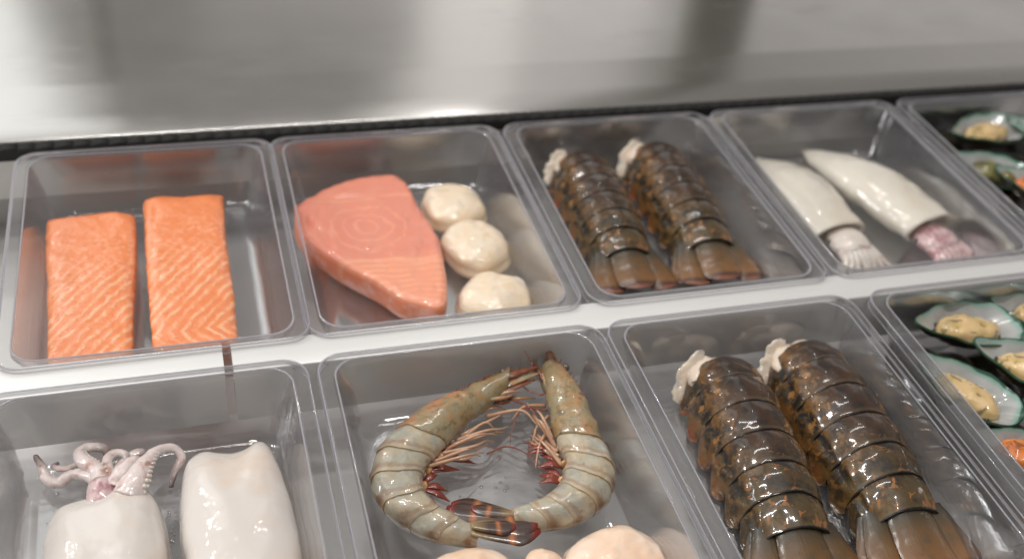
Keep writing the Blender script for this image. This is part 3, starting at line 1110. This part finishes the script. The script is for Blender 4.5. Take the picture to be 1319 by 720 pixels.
# ================================================================ whole squid, far row
def squid_body(L, w, h, seed, tipw=0.12):
    """mantle: tip at y=0, mouth at -L; floor z=0"""
    rings, us = [], []
    m, n = 46, 40
    for i in range(m):
        t = i / (m - 1)
        k = (math.sin(min(1, t / 0.62) * math.pi / 2) ** 0.86) if t < 0.62 else 1 - 0.10 * ((t - 0.62) / 0.38) ** 1.5
        k = max(k, tipw if i else 0.03)
        ring = []
        for j in range(n):
            a = 2 * math.pi * j / n
            x = w * k * math.cos(a)
            z = h * k * math.sin(a)
            z = z + h * k * 0.92
            y = -L * t
            d = 0.09 * fbm(x + seed, y, z, 0.5)
            if t > 0.96:
                x *= 1.03
            ring.append((x + 0.35 * math.sin(t * 2.6 + seed) + d, y - 0.25 * math.sin(a) * (t > 0.9), max(0.0, z + d)))
        rings.append(ring)
        us.append(t)
    # tuck the mouth inwards
    last = rings[-1]
    c = np.mean(np.array(last), axis=0)
    for kk, dy in ((0.82, 0.05), (0.7, 0.6)):
        rings.append([tuple(c + (np.array(p) - c) * kk + np.array([0, dy, 0])) for p in last])
        us.append(1.0)
    return rings_mesh(rings, cap1=True, us=us)


def squid(loc, rz, L, w, h, seed, head_mat, label, dark_eye):
    t = empty("squid", loc, math.radians(rz))
    v, f, u = squid_body(L, w, h, seed)
    mesh("mantle", v, [tuple(reversed(q)) for q in f], M_SQUID_IVORY, t, u)
    # head
    rings = []
    for i in range(16):
        q = i / 15
        r = 0.62 + 0.38 * math.sin(q * math.pi) ** 0.6
        rings.append([(w * 0.62 * r * math.cos(a), -L + 0.5 - 3.0 * q, 0.95 + 0.95 * r * math.sin(a) * 0.95) for a in (2 * math.pi * j / 24 for j in range(24))])
    v, f, u = rings_mesh(rings)
    mesh("head", v, f, head_mat, t, u)
    R = random.Random(seed)
    for s in (-1, 1):
        rings = []
        for i in range(9):
            q = math.pi * i / 8
            rings.append([(s * (w * 0.56 + 0.24 * math.sin(q) * math.cos(a) * .6), -L - 0.62 + 0.28 * math.cos(q), 0.95 + 0.28 * math.sin(q) * math.sin(a)) for a in (2 * math.pi * j / 12 for j in range(12))])
        v, f, u = rings_mesh(rings)
        mesh("eye", v, f, M_EYE, t, u)
    for k in range(8):
        a = -1 + 2 * k / 7
        x0 = a * w * 0.45
        pts = [(x0, -L - 1.9, 0.9 + 0.35 * (1 - abs(a))), (x0 * 1.25, -L - 2.9, 0.75 + 0.3 * (1 - abs(a))), (x0 * 1.7 + R.uniform(-.2, .2), -L - 3.9 + 0.3 * abs(a), 0.4), (x0 * 2.0 + R.uniform(-.3, .3), -L - 4.5 + 0.5 * abs(a), 0.2)]
        v, f, u = tube(pts, [0.42, 0.36, 0.24, 0.08], 10, 14)
        mesh("arm", v, f, head_mat, t, u)
    tag(t, label, "squid", "whole squid in the far row")
    return t


squid((41.2, 23.2, FLOOR), 5.5, 12.6, 2.55, 1.3, 1.2, M_SQHEAD_PALE, "left ivory squid with pale arms and a small dark eye, beside the lobster tray", True)
squid((46.6, 24.0, FLOOR), 12.5, 14.4, 2.8, 1.5, 4.6, M_SQHEAD, "right ivory squid with pinkish purple arms, nearest the far mussels", True)

# ================================================================ squid pieces, near row
# squid with its arms curling out
sq = empty("squid", (-11.3, -8, FLOOR))
out = [(-14.2, -6.3), (-13.7, -5.35), (-12.6, -5.0), (-11.5, -4.7), (-10.5, -4.25), (-9.6, -4.5), (-8.9, -5.6), (-8.45, -7.6), (-8.4, -10.3), (-9.0, -13.5), (-10.2, -16.8), (-11.4, -18.4), (-12.6, -16.8), (-13.9, -13.5), (-14.5, -10.5), (-14.45, -8.2)]
loc_ = lambda pts, z=None: [(p[0] + 11.3, p[1] + 8) + tuple(p[2:]) for p in pts]


def sq_top(s, x, y):
    h = 2.5 * (0.30 + 0.70 * (1 - min(1, s) ** 2.6) ** (1 / 2.0))
    return h + 0.10 * math.sin(x * 1.6 + y * 0.4) * (1 - s)


v, f, u = pillow(loc_(out), sq_top, 0, n=120, center=(0.0, -3.4), rings=34, bulge=0.03, under=0.8, amp=0.10, amp_s=0.22, samp=0.012, samp_s=0.8)
mesh("mantle", v, f, M_SQUID, sq, u)
# head between the arms
v, f, u = tube(loc_([(-11.6, -6.6, 0.8), (-11.56, -5.5, 1.2), (-11.55, -4.6, 1.4), (-11.55, -3.7, 1.4)]), [0.8, 0.85, 0.75, 0.45], 20, 18, flat=0.85)
mesh("head", v, f, M_SQHEAD, sq, u)
arms = [
    ([(-11.8, -4.2, 1.5), (-12.29, -3.62, 1.4), (-13.11, -3.15, 1.1), (-13.85, -3.25, 0.7), (-14.46, -2.76, 0.6), (-14.69, -2.05, 0.8), (-15.0, -1.3, 1.0)], [.36, .36, .31, .33, .33, .27, .14]),
    ([(-11.6, -4.4, 1.6), (-11.75, -3.62, 1.6), (-12.45, -2.73, 1.6), (-12.63, -1.84, 1.4), (-12.02, -1.42, 1.2), (-11.44, -1.53, 1.0), (-11.26, -1.96, 0.7)], [.50, .48, .44, .36, .30, .28, .20]),
    ([(-11.1, -4.2, 1.4), (-11.25, -3.52, 1.4), (-11.26, -2.58, 1.3), (-10.8, -2.13, 1.2), (-10.33, -2.32, 1.1), (-10.23, -2.99, 1.0)], [.40, .34, .29, .28, .24, .2]),
    ([(-10.3, -5.6, 1.4), (-9.92, -5.0, 1.6), (-9.36, -3.79, 1.7), (-8.65, -2.75, 1.6), (-7.8, -2.42, 1.3), (-7.42, -2.85, 0.9), (-7.9, -3.67, 0.5), (-8.1, -4.31, 0.25)], [.85, .80, .58, .38, .28, .26, .22, .12]),
    ([(-12.2, -3.2, 1.0), (-12.66, -2.29, 0.9), (-13.5, -2.2, 0.6), (-14.2, -1.85, 0.5), (-13.9, -1.6, 0.5)], [.24, .22, .19, .17, .1]),
    ([(-11.2, -4.0, 1.0), (-10.84, -3.44, 1.0), (-10.24, -2.33, 0.8), (-9.61, -1.97, 0.8), (-9.15, -2.19, 0.5)], [.36, .34, .36, .32, .2]),
    ([(-10.9, -4.8, 1.5), (-10.5, -4.2, 1.8), (-9.9, -3.5, 1.9), (-9.6, -3.0, 1.6)], [.5, .5, .36, .2]),
]
sucker_proto = None
R = random.Random(3)
for pts, rad in arms:
    v, f, u = tube(loc_(pts), rad, 16, 60, flat=0.85)
    v = [tuple(np.array(p) + 0.05 * np.array((fbm(p[0] * 1.7, p[1] * 1.7, p[2] * 1.7), fbm(p[1] * 1.7, p[2] * 1.7, p[0] * 1.7), 0.6 * fbm(p[2] * 3, p[0] * 3, p[1] * 3)))) for p in v]
    a = mesh("arm", v, f, M_ARM, sq, u)
    # rows of small suckers along the arm, one raised frill per arm
    C = cat_rom(loc_(pts), 44)
    rr_ = np.interp(np.linspace(0, 1, 44), np.linspace(0, 1, len(rad)), rad)
    parts = []
    for i in range(3, 41):
        tdir = C[min(i + 1, 43)] - C[i - 1]
        tdir /= np.linalg.norm(tdir)
        side = np.cross(tdir, (0, 0, 1))
        side /= np.linalg.norm(side) + 1e-9
        q = (0.55 if i % 2 else 0.85)
        q -= 0.4
        c = C[i] + rr_[i] * 0.96 * (math.cos(q) * side + math.sin(q) * np.array((0, 0, 1)))
        r = rr_[i] * 0.17
        rings = [[tuple(c + r * (math.sin(p) * (math.cos(t_) * tdir + math.sin(t_) * side) + math.cos(p) * np.array((0, 0, 1)))) for t_ in (2 * math.pi * k / 6 for k in range(6))] for p in (0.2, 0.9, 1.6, 2.4)]
        parts.append(rings_mesh(rings))
    sv, sf, su = join(*parts)
    so = mesh("suckers", sv, sf, M_SQHEAD_PALE, a, su)
    so["kind"] = "stuff"
tag(sq, "white squid with pink and brown arms curling out of its far end", "squid")

out = [(-7.6, -5.6), (-7.35, -4.0), (-6.95, -3.1), (-6.3, -2.7), (-5.5, -2.95), (-4.7, -3.1), (-3.9, -2.95), (-3.2, -2.6), (-2.6, -3.2), (-2.15, -5.2), (-1.85, -7.8), (-1.75, -10.2), (-2.0, -13.0), (-3.0, -16.6), (-4.6, -18.6), (-6.3, -16.8), (-7.3, -13.2), (-7.6, -10.0), (-7.7, -8.2)]


def tube_top(s, x, y):
    h = 2.5 * (0.30 + 0.70 * (1 - min(1, s) ** 2.6) ** (1 / 2.0))
    g = math.exp(-((y - 5.6) / 2.4) ** 2)
    h -= 0.22 * g * math.exp(-((x + 0.1) / 1.4) ** 2) * (1 - 0.5 * s)
    return h


v, f, u = pillow([(p[0] + 4.7, p[1] + 9.2) for p in out], tube_top, 0, n=130, center=(0, -0.6), rings=36, bulge=0.03, under=0.82, amp=0.10, amp_s=0.2, samp=0.012, samp_s=0.8)
o = mesh("squid_tube", v, f, M_SQUID, None, u, loc=(-4.7, -9.2, FLOOR))
tag(o, "glossy white squid tube without arms, its far end notched, beside the shrimp tray", "squid tube")


# ================================================================ shrimp
def shrimp(outer, inner, tail_pts, tail_w, rostrum, eye, legs, swim_dir, label, seed, headfirst_z, feelers, tail_z):
    t = empty("shrimp", (0, 0, FLOOR))
    N = 121
    O = cat_rom(outer, N)
    I = cat_rom(inner, N)
    C = (O + I) / 2
    Wd = np.linalg.norm(O - I, axis=1) / 2 * 1.05
    D = (O - I) / np.linalg.norm(O - I, axis=1)[:, None]

    def seg(i0, i1, grow, name, mat, lead=0):
        rings, us = [], []
        m = max(10, (i1 - i0))
        n = 36
        for q in range(m + 2):
            s_ = min(1.0, q / (m - 1))
            i = (i0 - lead) + (i1 - i0 + lead) * s_
            i = min(max(i, 0), N - 1)
            k = int(i)
            fr = i - k
            k2 = min(k + 1, N - 1)
            c = C[k] * (1 - fr) + C[k2] * fr
            w = Wd[k] * (1 - fr) + Wd[k2] * fr
            d = D[k] * (1 - fr) + D[k2] * fr
            g = (1 - grow) + grow * s_ ** 0.5 + (0.02 * math.sin(math.pi * s_))
            if q == m:
                g -= 0.05
            if q == m + 1:
                g -= 0.10
            hz = min(1.15, 0.68 * w + 0.20) * g
            zc = 0.15 + hz + headfirst_z * max(0, 1 - i / 50.0)
            ring = []
            for j in range(n):
                a = 2 * math.pi * j / n
                ca, sa = math.cos(a), math.sin(a)
                if name == 'body_segment' or i > car - 8:
                    io = min(N - 1.001, max(0, i + 2.6 * max(0.0, sa) ** 1.5 * (1 - abs(ca + 0.15) ** 2) - 0.8 * ca))
                    ki = int(io)
                    fo = io - ki
                    c = C[ki] * (1 - fo) + C[ki + 1] * fo
                rx = w * g * ca * (1.0 if ca > 0 else 0.92)
                z = zc + hz * sa * (1 + 0.1 * ca)
                dd = 0.10 * fbm(c[0] + rx + seed, c[1], z, 0.9) + 0.035 * fbm(c[0] + rx, c[1] + seed, z, 3.5)
                ring.append((c[0] + d[0] * (rx + dd), c[1] + d[1] * (rx + dd), max(0.02, z + dd)))
            rings.append(ring)
            us.append(s_)
        v, f, u = rings_mesh(rings, us=us)
        return mesh(name, v, f, mat, t, u, sharp=75)

    car = 50
    seg(0, car, 0.0, "carapace", M_CARAPACE)
    cuts = [car, 63, 75, 87, 98, 108, 120]
    for a, b2 in zip(cuts[:-1], cuts[1:]):
        seg(a, b2, 0.10, "body_segment", M_SHRIMP, lead=3)
    # tan joint pads and red swimming legs on the belly
    for k, c_ in enumerate((57, 68, 80)):
        p = np.array([*I[c_], 0.9])
        inn = -D[c_]
        rings = []
        for i in range(7):
            q = math.pi * i / 6
            rings.append([(p[0] + 0.20 * math.cos(q) * D[c_][1] + 0.22 * math.sin(q) * math.cos(a), p[1] - 0.20 * math.cos(q) * D[c_][0] + 0.22 * math.sin(q) * math.sin(a) * .7, p[2] + 0.24 * math.sin(q) * math.sin(a + .5)) for a in (2 * math.pi * j / 10 for j in range(10))])
        v, f, u = rings_mesh(rings)
        mesh("joint_pad", v, f, M_PAD, t, u)
        for e in range(3):
            sd = np.array(swim_dir) * (1.0 + 0.25 * e) + inn * 0.45
            sd = sd / np.linalg.norm(sd)
            jr = random.Random(int(seed * 10) + k * 7 + e).uniform(-0.5, 0.5)
            sd = np.array([sd[0] * math.cos(jr) - sd[1] * math.sin(jr), sd[0] * math.sin(jr) + sd[1] * math.cos(jr)])
            ofs = (e - 1) * 0.28
            pr = np.array([-sd[1], sd[0]])
            b0 = I[c_] + pr * ofs * 0.6 + inn * 0.0
            L = 2.0 - 0.22 * k - 0.2 * e
            pts = [(*b0, 0.85), (*(b0 + sd * L * 0.5 + pr * ofs * 0.6), 0.85 + 0.12 * e), (*(b0 + sd * L + pr * ofs * 1.3), 0.45 + 0.15 * e)]
            v, f, u = tube(pts, [0.15, 0.27, 0.03], 8, 14, flat=0.35)
            mesh("swimming_leg", v, f, M_SWIM, t, u)
    # rostrum, jagged spike
    rp = cat_rom(rostrum, 14)
    rings = []
    for i, p in enumerate(rp):
        q = i / 13
        tt = rp[min(i + 1, 13)] - rp[max(i - 1, 0)]
        tt = tt / np.linalg.norm(tt)
        a_ = np.array([-tt[1], tt[0], 0])
        w = 0.50 * (1 - q) ** 0.8 + 0.03 + (0.07 if i % 3 == 1 else 0)
        rings.append([tuple(p + a_ * w * math.cos(a) + np.array((0, 0, 1)) * w * 0.55 * math.sin(a)) for a in (2 * math.pi * j / 10 for j in range(10))])
    v, f, u = rings_mesh(rings)
    mesh("rostrum", v, f, M_ROSTRUM, t, u)
    # antennal scale plates beside the rostrum
    for k, (dx, dy) in enumerate(((0.22, -0.35), (-0.1, -0.7))):
        pts = [(p[0] + dx, p[1] + dy, p[2] - 0.15 - 0.2 * k) for p in rp[::4]]
        v, f, u = tube(pts, [0.34, 0.38, 0.26, 0.06], 10, 16, flat=0.3)
        mesh("head_plate", v, f, (M_CARAPACE, M_ROSTRUM)[k], t, u)
    # stubby mouthparts under the front of the head
    hd = np.array(rostrum[-1][:2]) - np.array(rostrum[0][:2])
    hd /= np.linalg.norm(hd)
    iv = -D[2]
    Rm = random.Random(int(seed * 100))
    for k in range(5):
        b0 = C[3 + 3 * k] + iv * Wd[3 + 3 * k] * 0.75
        L_ = Rm.uniform(1.3, 2.6)
        b1 = b0 + hd * L_ * 0.55 + iv * Rm.uniform(0.0, 0.5)
        b2_ = b0 + hd * L_ + iv * Rm.uniform(-0.1, 0.7)
        z_ = Rm.uniform(0.8, 2.0)
        v, f, u = tube([(*b0, z_), (*b1, z_ + 0.15), (*b2_, z_ - 0.3)], [0.19, 0.12, 0.03], 8, 16, flat=0.8)
        mesh("mouthpart", v, f, (M_CARAPACE, M_LEG, M_ROSTRUM)[k % 3], t, u)
    # small spines along the ridge of the head
    for k in range(9):
        b0 = C[2 + 3 * k] + D[2 + 3 * k] * Wd[2 + 3 * k] * 0.72
        v, f, u = tube([(*b0, 1.9), (*(b0 + D[3] * 0.12 + hd * 0.12), 2.1), (*(b0 + D[3] * 0.3 + hd * 0.35), 2.15)], [0.09, 0.05, 0.015], 6, 6)
        mesh("spine", v, f, M_ROSTRUM, t, u)
    # eye
    rings = [[(eye[0] + 0.24 * math.sin(p) * math.cos(a), eye[1] + 0.24 * math.sin(p) * math.sin(a), eye[2] + 0.24 * math.cos(p)) for a in (2 * math.pi * j / 14 for j in range(14))] for p in (math.pi * i / 9 for i in range(10))]
    v, f, u = rings_mesh(rings)
    mesh("eye", v, f, M_SHEYE, t, u)
    for L in legs:
        v, f, u = tube(L, [0.14, 0.11, 0.07, 0.03], 7, 22)
        mesh("walking_leg", v, f, M_LEG, t, u)
    for L in feelers:
        v, f, u = tube(L, [0.07, 0.05, 0.03, 0.012], 6, 30)
        mesh("feeler", v, f, M_ANT, t, u)
    # tail fan
    T0, T1 = np.array(tail_pts[0]), np.array(tail_pts[1])
    ax = T1 - T0
    L = np.linalg.norm(ax)
    ax /= L
    nr = np.array([-ax[1], ax[0]])
    for k, (off, ang, ln, w, dz) in enumerate(((0.0, 0, 0.66, 0.40, 0.52), (0.12, 0.02, 1.0, 0.62, 0.34), (-0.14, -0.02, 0.98, 0.62, 0.22), (0.0, 0.0, 1.04, 0.66, 0.06))):
        rings, us = [], []
        dirv = ax * math.cos(ang) + nr * math.sin(ang)
        nn = np.array([-dirv[1], dirv[0]])
        for i in range(18):
            q = i / 17
            ww = w * tail_w * math.sin(math.pi * min(1, 0.16 + 0.84 * q ** 0.9) * 0.5 + (0 if q < 0.6 else (q - 0.6) / 0.4 * math.pi * 0.44)) + 0.03
            c = T0 + nr * off * tail_w + dirv * L * ln * q
            ring = []
            for j in range(14):
                a = 2 * math.pi * j / 14
                lx = ww * math.cos(a)
                z = tail_z + dz + 0.28 * (1 - (lx / (w * tail_w)) ** 2 * 0.8) * (1 - 0.4 * q) + 0.07 * math.sin(a) + 0.15 * (1 - q)
                ring.append((c[0] + nn[0] * lx, c[1] + nn[1] * lx, z))
            rings.append(ring)
            us.append(q)
        v, f, u = rings_mesh(rings, us=us)
        mesh("tail_fin", v, f, M_TFAN, t, u)
    tag(t, label, "shrimp", "curled shrimp in the near row")
    return t


def walk_legs(base, tip, n, seed, bend, z0=1.0, spread=0.5):
    R = random.Random(seed)
    out = []
    for k in range(n):
        q = k / (n - 1)
        b0 = np.array(base[0]) * (1 - q) + np.array(base[1]) * q
        t0 = np.array(tip[0]) * (1 - q) + np.array(tip[1]) * q
        t0 = t0 + np.array([R.uniform(-spread, spread), R.uniform(-spread, spread)])
        m = (b0 + t0) / 2 + np.array(bend) * R.uniform(0.5, 1.3)
        m2 = b0 * 0.2 + t0 * 0.8 + np.array(bend) * R.uniform(0.2, 0.8)
        z = R.uniform(0.5, z0 + 0.5)
        out.append([(*b0, 1.0), (*m, z + 0.3), (*m2, z), (*t0, max(0.1, z - 0.4))])
    return out


out1 = [(12.3, -0.3), (11.2, -0.62), (10.1, -1.0), (8.3, -1.6), (6.5, -2.4), (4.4, -3.7), (2.9, -5.6), (2.5, -7.8), (3.2, -9.5), (4.7, -10.9), (6.0, -11.5), (7.4, -11.9)]
inn1 = [(11.7, -2.0), (10.9, -2.45), (10.1, -2.9), (9.0, -3.6), (7.6, -4.9), (6.3, -5.9), (5.6, -6.8), (5.3, -8.0), (5.7, -9.1), (6.5, -9.9), (7.0, -10.4), (7.6, -10.75)]
legs1 = walk_legs([(8.2, -4.3), (5.9, -6.2)], [(11.2, -3.1), (9.0, -5.7)], 8, 5, (0.1, -0.45), 1.2, 0.5)
legs1 += walk_legs([(10.2, -3.0), (8.2, -4.6)], [(12.6, -4.4), (11.0, -5.2)], 2, 15, (0.3, 0.3), 1.1, 0.7)
shrimp(out1, inn1, [(7.1, -11.25), (10.75, -11.75)], 1.25, [(10.6, -1.2, 1.9), (12.2, -1.0, 2.2), (14.0, -0.7, 2.3)], (11.75, -0.75, 2.25), legs1, (0.95, 0.15),
       "left curled grey shrimp, head pointing right, tail fan lying on top of the other tail", 1.7, 0.8,
       [[(11.8, -2.2, 1.4), (12.9, -3.2, 1.3), (13.3, -5.6, 0.9), (12.8, -7.2, 0.3)], [(12.2, -1.8, 1.7), (13.6, -0.9, 2.2), (13.3, 0.8, 3.0), (12.9, 2.0, 3.8)],
        [(9.5, -5.8, 0.9), (10.8, -5.5, 0.9), (12.0, -6.2, 0.6), (12.6, -8.0, 0.3)]], 0.75)

out2 = [(15.55, -0.2), (15.95, -1.6), (16.15, -3.4), (16.2, -5.0), (16.3, -6.8), (16.35, -8.4), (15.9, -9.8), (15.0, -10.9), (13.7, -11.6), (12.2, -11.8), (10.8, -11.6), (9.6, -11.35)]
inn2 = [(14.1, -0.6), (14.0, -2.2), (13.9, -3.6), (13.6, -5.2), (13.6, -6.6), (13.6, -7.6), (13.2, -8.5), (12.6, -9.3), (11.8, -9.75), (11.0, -9.95), (10.2, -10.0), (9.6, -10.1)]
legs2 = walk_legs([(13.6, -5.2), (13.5, -7.6)], [(13.6, -2.6), (12.4, -5.0)], 8, 9, (-0.35, -0.1), 1.2, 0.3)
legs2 += walk_legs([(14.0, -2.8), (13.8, -4.6)], [(11.4, -3.8), (12.3, -6.8)], 3, 19, (-0.2, 0.3), 1.2, 0.5)
shrimp(out2, inn2, [(9.8, -10.5), (6.5, -8.9)], 1.25, [(14.8, -1.6, 2.0), (15.0, -0.2, 2.3), (15.1, 1.1, 2.5)], (15.75, -1.0, 2.2), legs2, (-0.9, 0.35),
       "right curled grey shrimp, head pointing up to the divider, tail tucked under the other", 8.3, 0.8,
       [[(14.4, -2.0, 1.6), (13.6, -2.6, 1.8), (12.8, -1.2, 1.6), (13.2, 0.4, 2.2)], [(13.9, -3.4, 1.2), (12.4, -3.2, 1.4), (11.4, -4.4, 1.1), (11.1, -5.2, 0.5)]], 0.15)


# ================================================================ mussels
def mussel_meshes(seed):
    """half shell, hinge at -x end, hollow up; local floor z=0; length about 7"""
    L, Wd, dep = 3.6, 2.15, 1.45
    n = 56

    def outl(a):
        x = L * math.cos(a)
        w = Wd * (1 - 0.36 * max(0, -math.cos(a)) ** 1.2)
        y = w * math.sin(a) * (1 + 0.08 * math.cos(a))
        return x, y + 0.12 * math.sin(a * 2)

    def dish(off, u_in):
        rings, us = [], []
        for i in range(15):
            s = i / 14
            ring = []
            for j in range(n):
                x, y = outl(2 * math.pi * j / n)
                z = dep * (s ** 2.4) - off
                d = 0.03 * fbm(x * s + seed, y * s, 0, 1.0)
                ring.append((x * (s + (off > 0) * 0.015), y * (s + (off > 0) * 0.02), z + d + 0.06 * math.sin(3 * s * x)))
            rings.append(ring)
            us.append(s)
        return rings, us
    r1, us = dish(0, 0)
    r2, _ = dish(0.13, 1)
    inside = rings_mesh(r1, cap0=False, cap1=False, us=us)
    outside = rings_mesh(list(reversed(r2)) , cap0=False, cap1=False, us=list(reversed(us)))
    lip = rings_mesh([r1[-1], [tuple(p) for p in r2[-1]]], cap0=False, cap1=False, us=[1, 1])
    # meat
    pts = []
    R = random.Random(int(seed * 10))
    for k in range(9):
        a = 2 * math.pi * k / 9
        q = 1 + R.uniform(-0.08, 0.1)
        pts.append((0.25 + 2.05 * q * math.cos(a), 1.12 * q * math.sin(a) * (1 - 0.1 * math.cos(a))))
    mv = pillow(pts, dome(1.15, 0.45, 2.2), 0.35, n=56, rings=16, bulge=0.04, under=0.9, amp=0.12, amp_s=0.5, samp=0.04, samp_s=1.5, seed=seed)
    fr = pillow([(p[0] * 1.06, p[1] * 1.14) for p in pts], dome(0.42, 0.5, 2.2), 0.28, n=48, rings=8, under=0.9, amp=0.22, amp_s=1.4, seed=seed)
    return inside, outside, lip, mv, fr


def mussel(loc, rz, tilt, label, seed, meat=M_MUSSEL, sc=1.0, group="mussels on the half shell"):
    inside, outside, lip, mv, fr = mussel_meshes(seed)
    t = empty("mussel", loc, 0, sc)
    t.rotation_euler = (math.radians(tilt[0]), math.radians(tilt[1]), math.radians(rz))
    v, f, u = join(inside, outside, lip)
    k = len(inside[1])
    fm = [0] * k + [1] * (len(f) - k)
    sh = mesh("shell", v, f, None, t, u, mats=[M_SHELL_IN, M_SHELL_OUT], fmat=fm)
    mesh("meat", mv[0], mv[1], meat, t, mv[2])
    mesh("frill", fr[0], fr[1], M_FRILL, t, fr[2])
    tag(t, label, "mussel", group)
    return t


g = "mussels in the near row"
Zt = FLOOR + 1.1
mussel((44.35, -2.3, Zt + .3), -10, (0, 0), "near row mussel lying level in its green shell at the back of the tray", 1.1, sc=1.08, group=g)
mussel((40.6, -7.6, Zt + .1), -66, (0, 0), "long near row mussel in the shadowed shell along the tray's left wall", 2.6, sc=1.05, group=g)
mussel((45.9, -7.3, Zt + .8), -50, (0, -4), "near row mussel whose tan meat is cut off by the right edge of the photo", 3.7, sc=1.1, group=g)
mussel((50.4, -2.2, Zt + .5), -35, (4, 0), "near row mussel at the far right corner, only its pale shell edge showing", 4.4, sc=0.95, group=g)
mussel((41.4, -13.3, Zt + .2), -40, (0, 0), "orange-fleshed mussel at the lowest visible corner of the near mussel tray", 5.2, M_MUSSEL_OR, 0.9, group=g)
mussel((45.4, -12.2, Zt + .1), -58, (0, 3), "near row mussel half hidden behind the tray edge, nearest the lobster fans", 12.9, sc=0.95, group=g)
g = "mussels in the far row"
mussel((62.4, 20.9, Zt + .4), 6, (0, 0), "far row mussel lying level at the back of its tray by the seal strip", 6.1, sc=1.08, group=g)
mussel((67.2, 19.2, Zt + .7), -60, (0, 0), "far row mussel cut by the right edge, showing a pale blue-green shell", 7.3, sc=1.0, group=g)
mussel((60.2, 16.4, Zt - .2), -48, (14, 0), "dark greenish far row mussel behind the tray wall", 8.8, M_MUSSEL_GREEN, 0.9, group=g)
mussel((62.0, 13.0, Zt), -50, (0, 0), "bright orange-fleshed far row mussel close to the divider end", 9.4, M_MUSSEL_OR, 1.0, group=g)


# empty dark shells turned upside down under the mussels
def dark_shell(loc, rz, label, seed, group):
    inside, outside, lip, mv, fr = mussel_meshes(seed)
    v, f, u = join(inside, outside, lip)
    o = mesh("mussel_shell", v, f, M_SHELL_OUT, None, u)
    o.location = Vector(loc) * CM
    o.rotation_euler = (math.radians(180), 0, math.radians(rz))
    tag(o, label, "mussel shell", group)


k = 0
for (x, y, rz) in ((42.2, -4.6, 20), (46.5, -4.5, -20), (48.8, -8.5, 60), (42.6, -11.6, 80), (50.5, -5.2, 10), (46.2, -12.5, 30), (40.6, -4.0, 70), (44.0, -6.2, 5)):
    dark_shell((x, y, FLOOR + 1.15), rz, "dark shell back peeping out between the near row mussels", 11 + k, "dark shells under the near mussels")
    k += 1
for (x, y, rz) in ((60.5, 19.4, 10), (64.5, 18.4, -30), (62.6, 15.2, 40), (67.8, 15.6, 70), (59.2, 15.6, 80), (66.6, 22.6, 0), (59.8, 22.6, 15)):
    dark_shell((x, y, FLOOR + 1.15), rz, "dark shell back peeping out between the far row mussels", 21 + k, "dark shells under the far mussels")
    k += 1


# ================================================================ water on the tray floors
parts = []
R = random.Random(12)
spots = [(-8.1 + R.gauss(0, .30), -7.2 + R.gauss(0, 1.5)) for _ in range(34)] + [(9.4 + R.gauss(0, .8), -8.1 + R.gauss(0, .5)) for _ in range(9)] + [(-13.9 + R.gauss(0, .4), -5.6 + R.gauss(0, .9)) for _ in range(14)]
for x, y in spots:
    r = R.uniform(0.04, 0.13)
    rings = [[(x + r * math.sin(p) * math.cos(a), y + r * math.sin(p) * math.sin(a), FLOOR + 0.08 + r * 0.6 * math.cos(p)) for a in (2 * math.pi * j / 8 for j in range(8))] for p in (0.15, 0.6, 1.1, 1.57)]
    parts.append(rings_mesh(rings))
v, f, u = join(*parts)
o = mesh("water_droplets", v, f, M_WATER, None, u)
tag(o, "tiny water drops scattered on the tray floors around squid and shrimp", "water drops", kind="stuff")
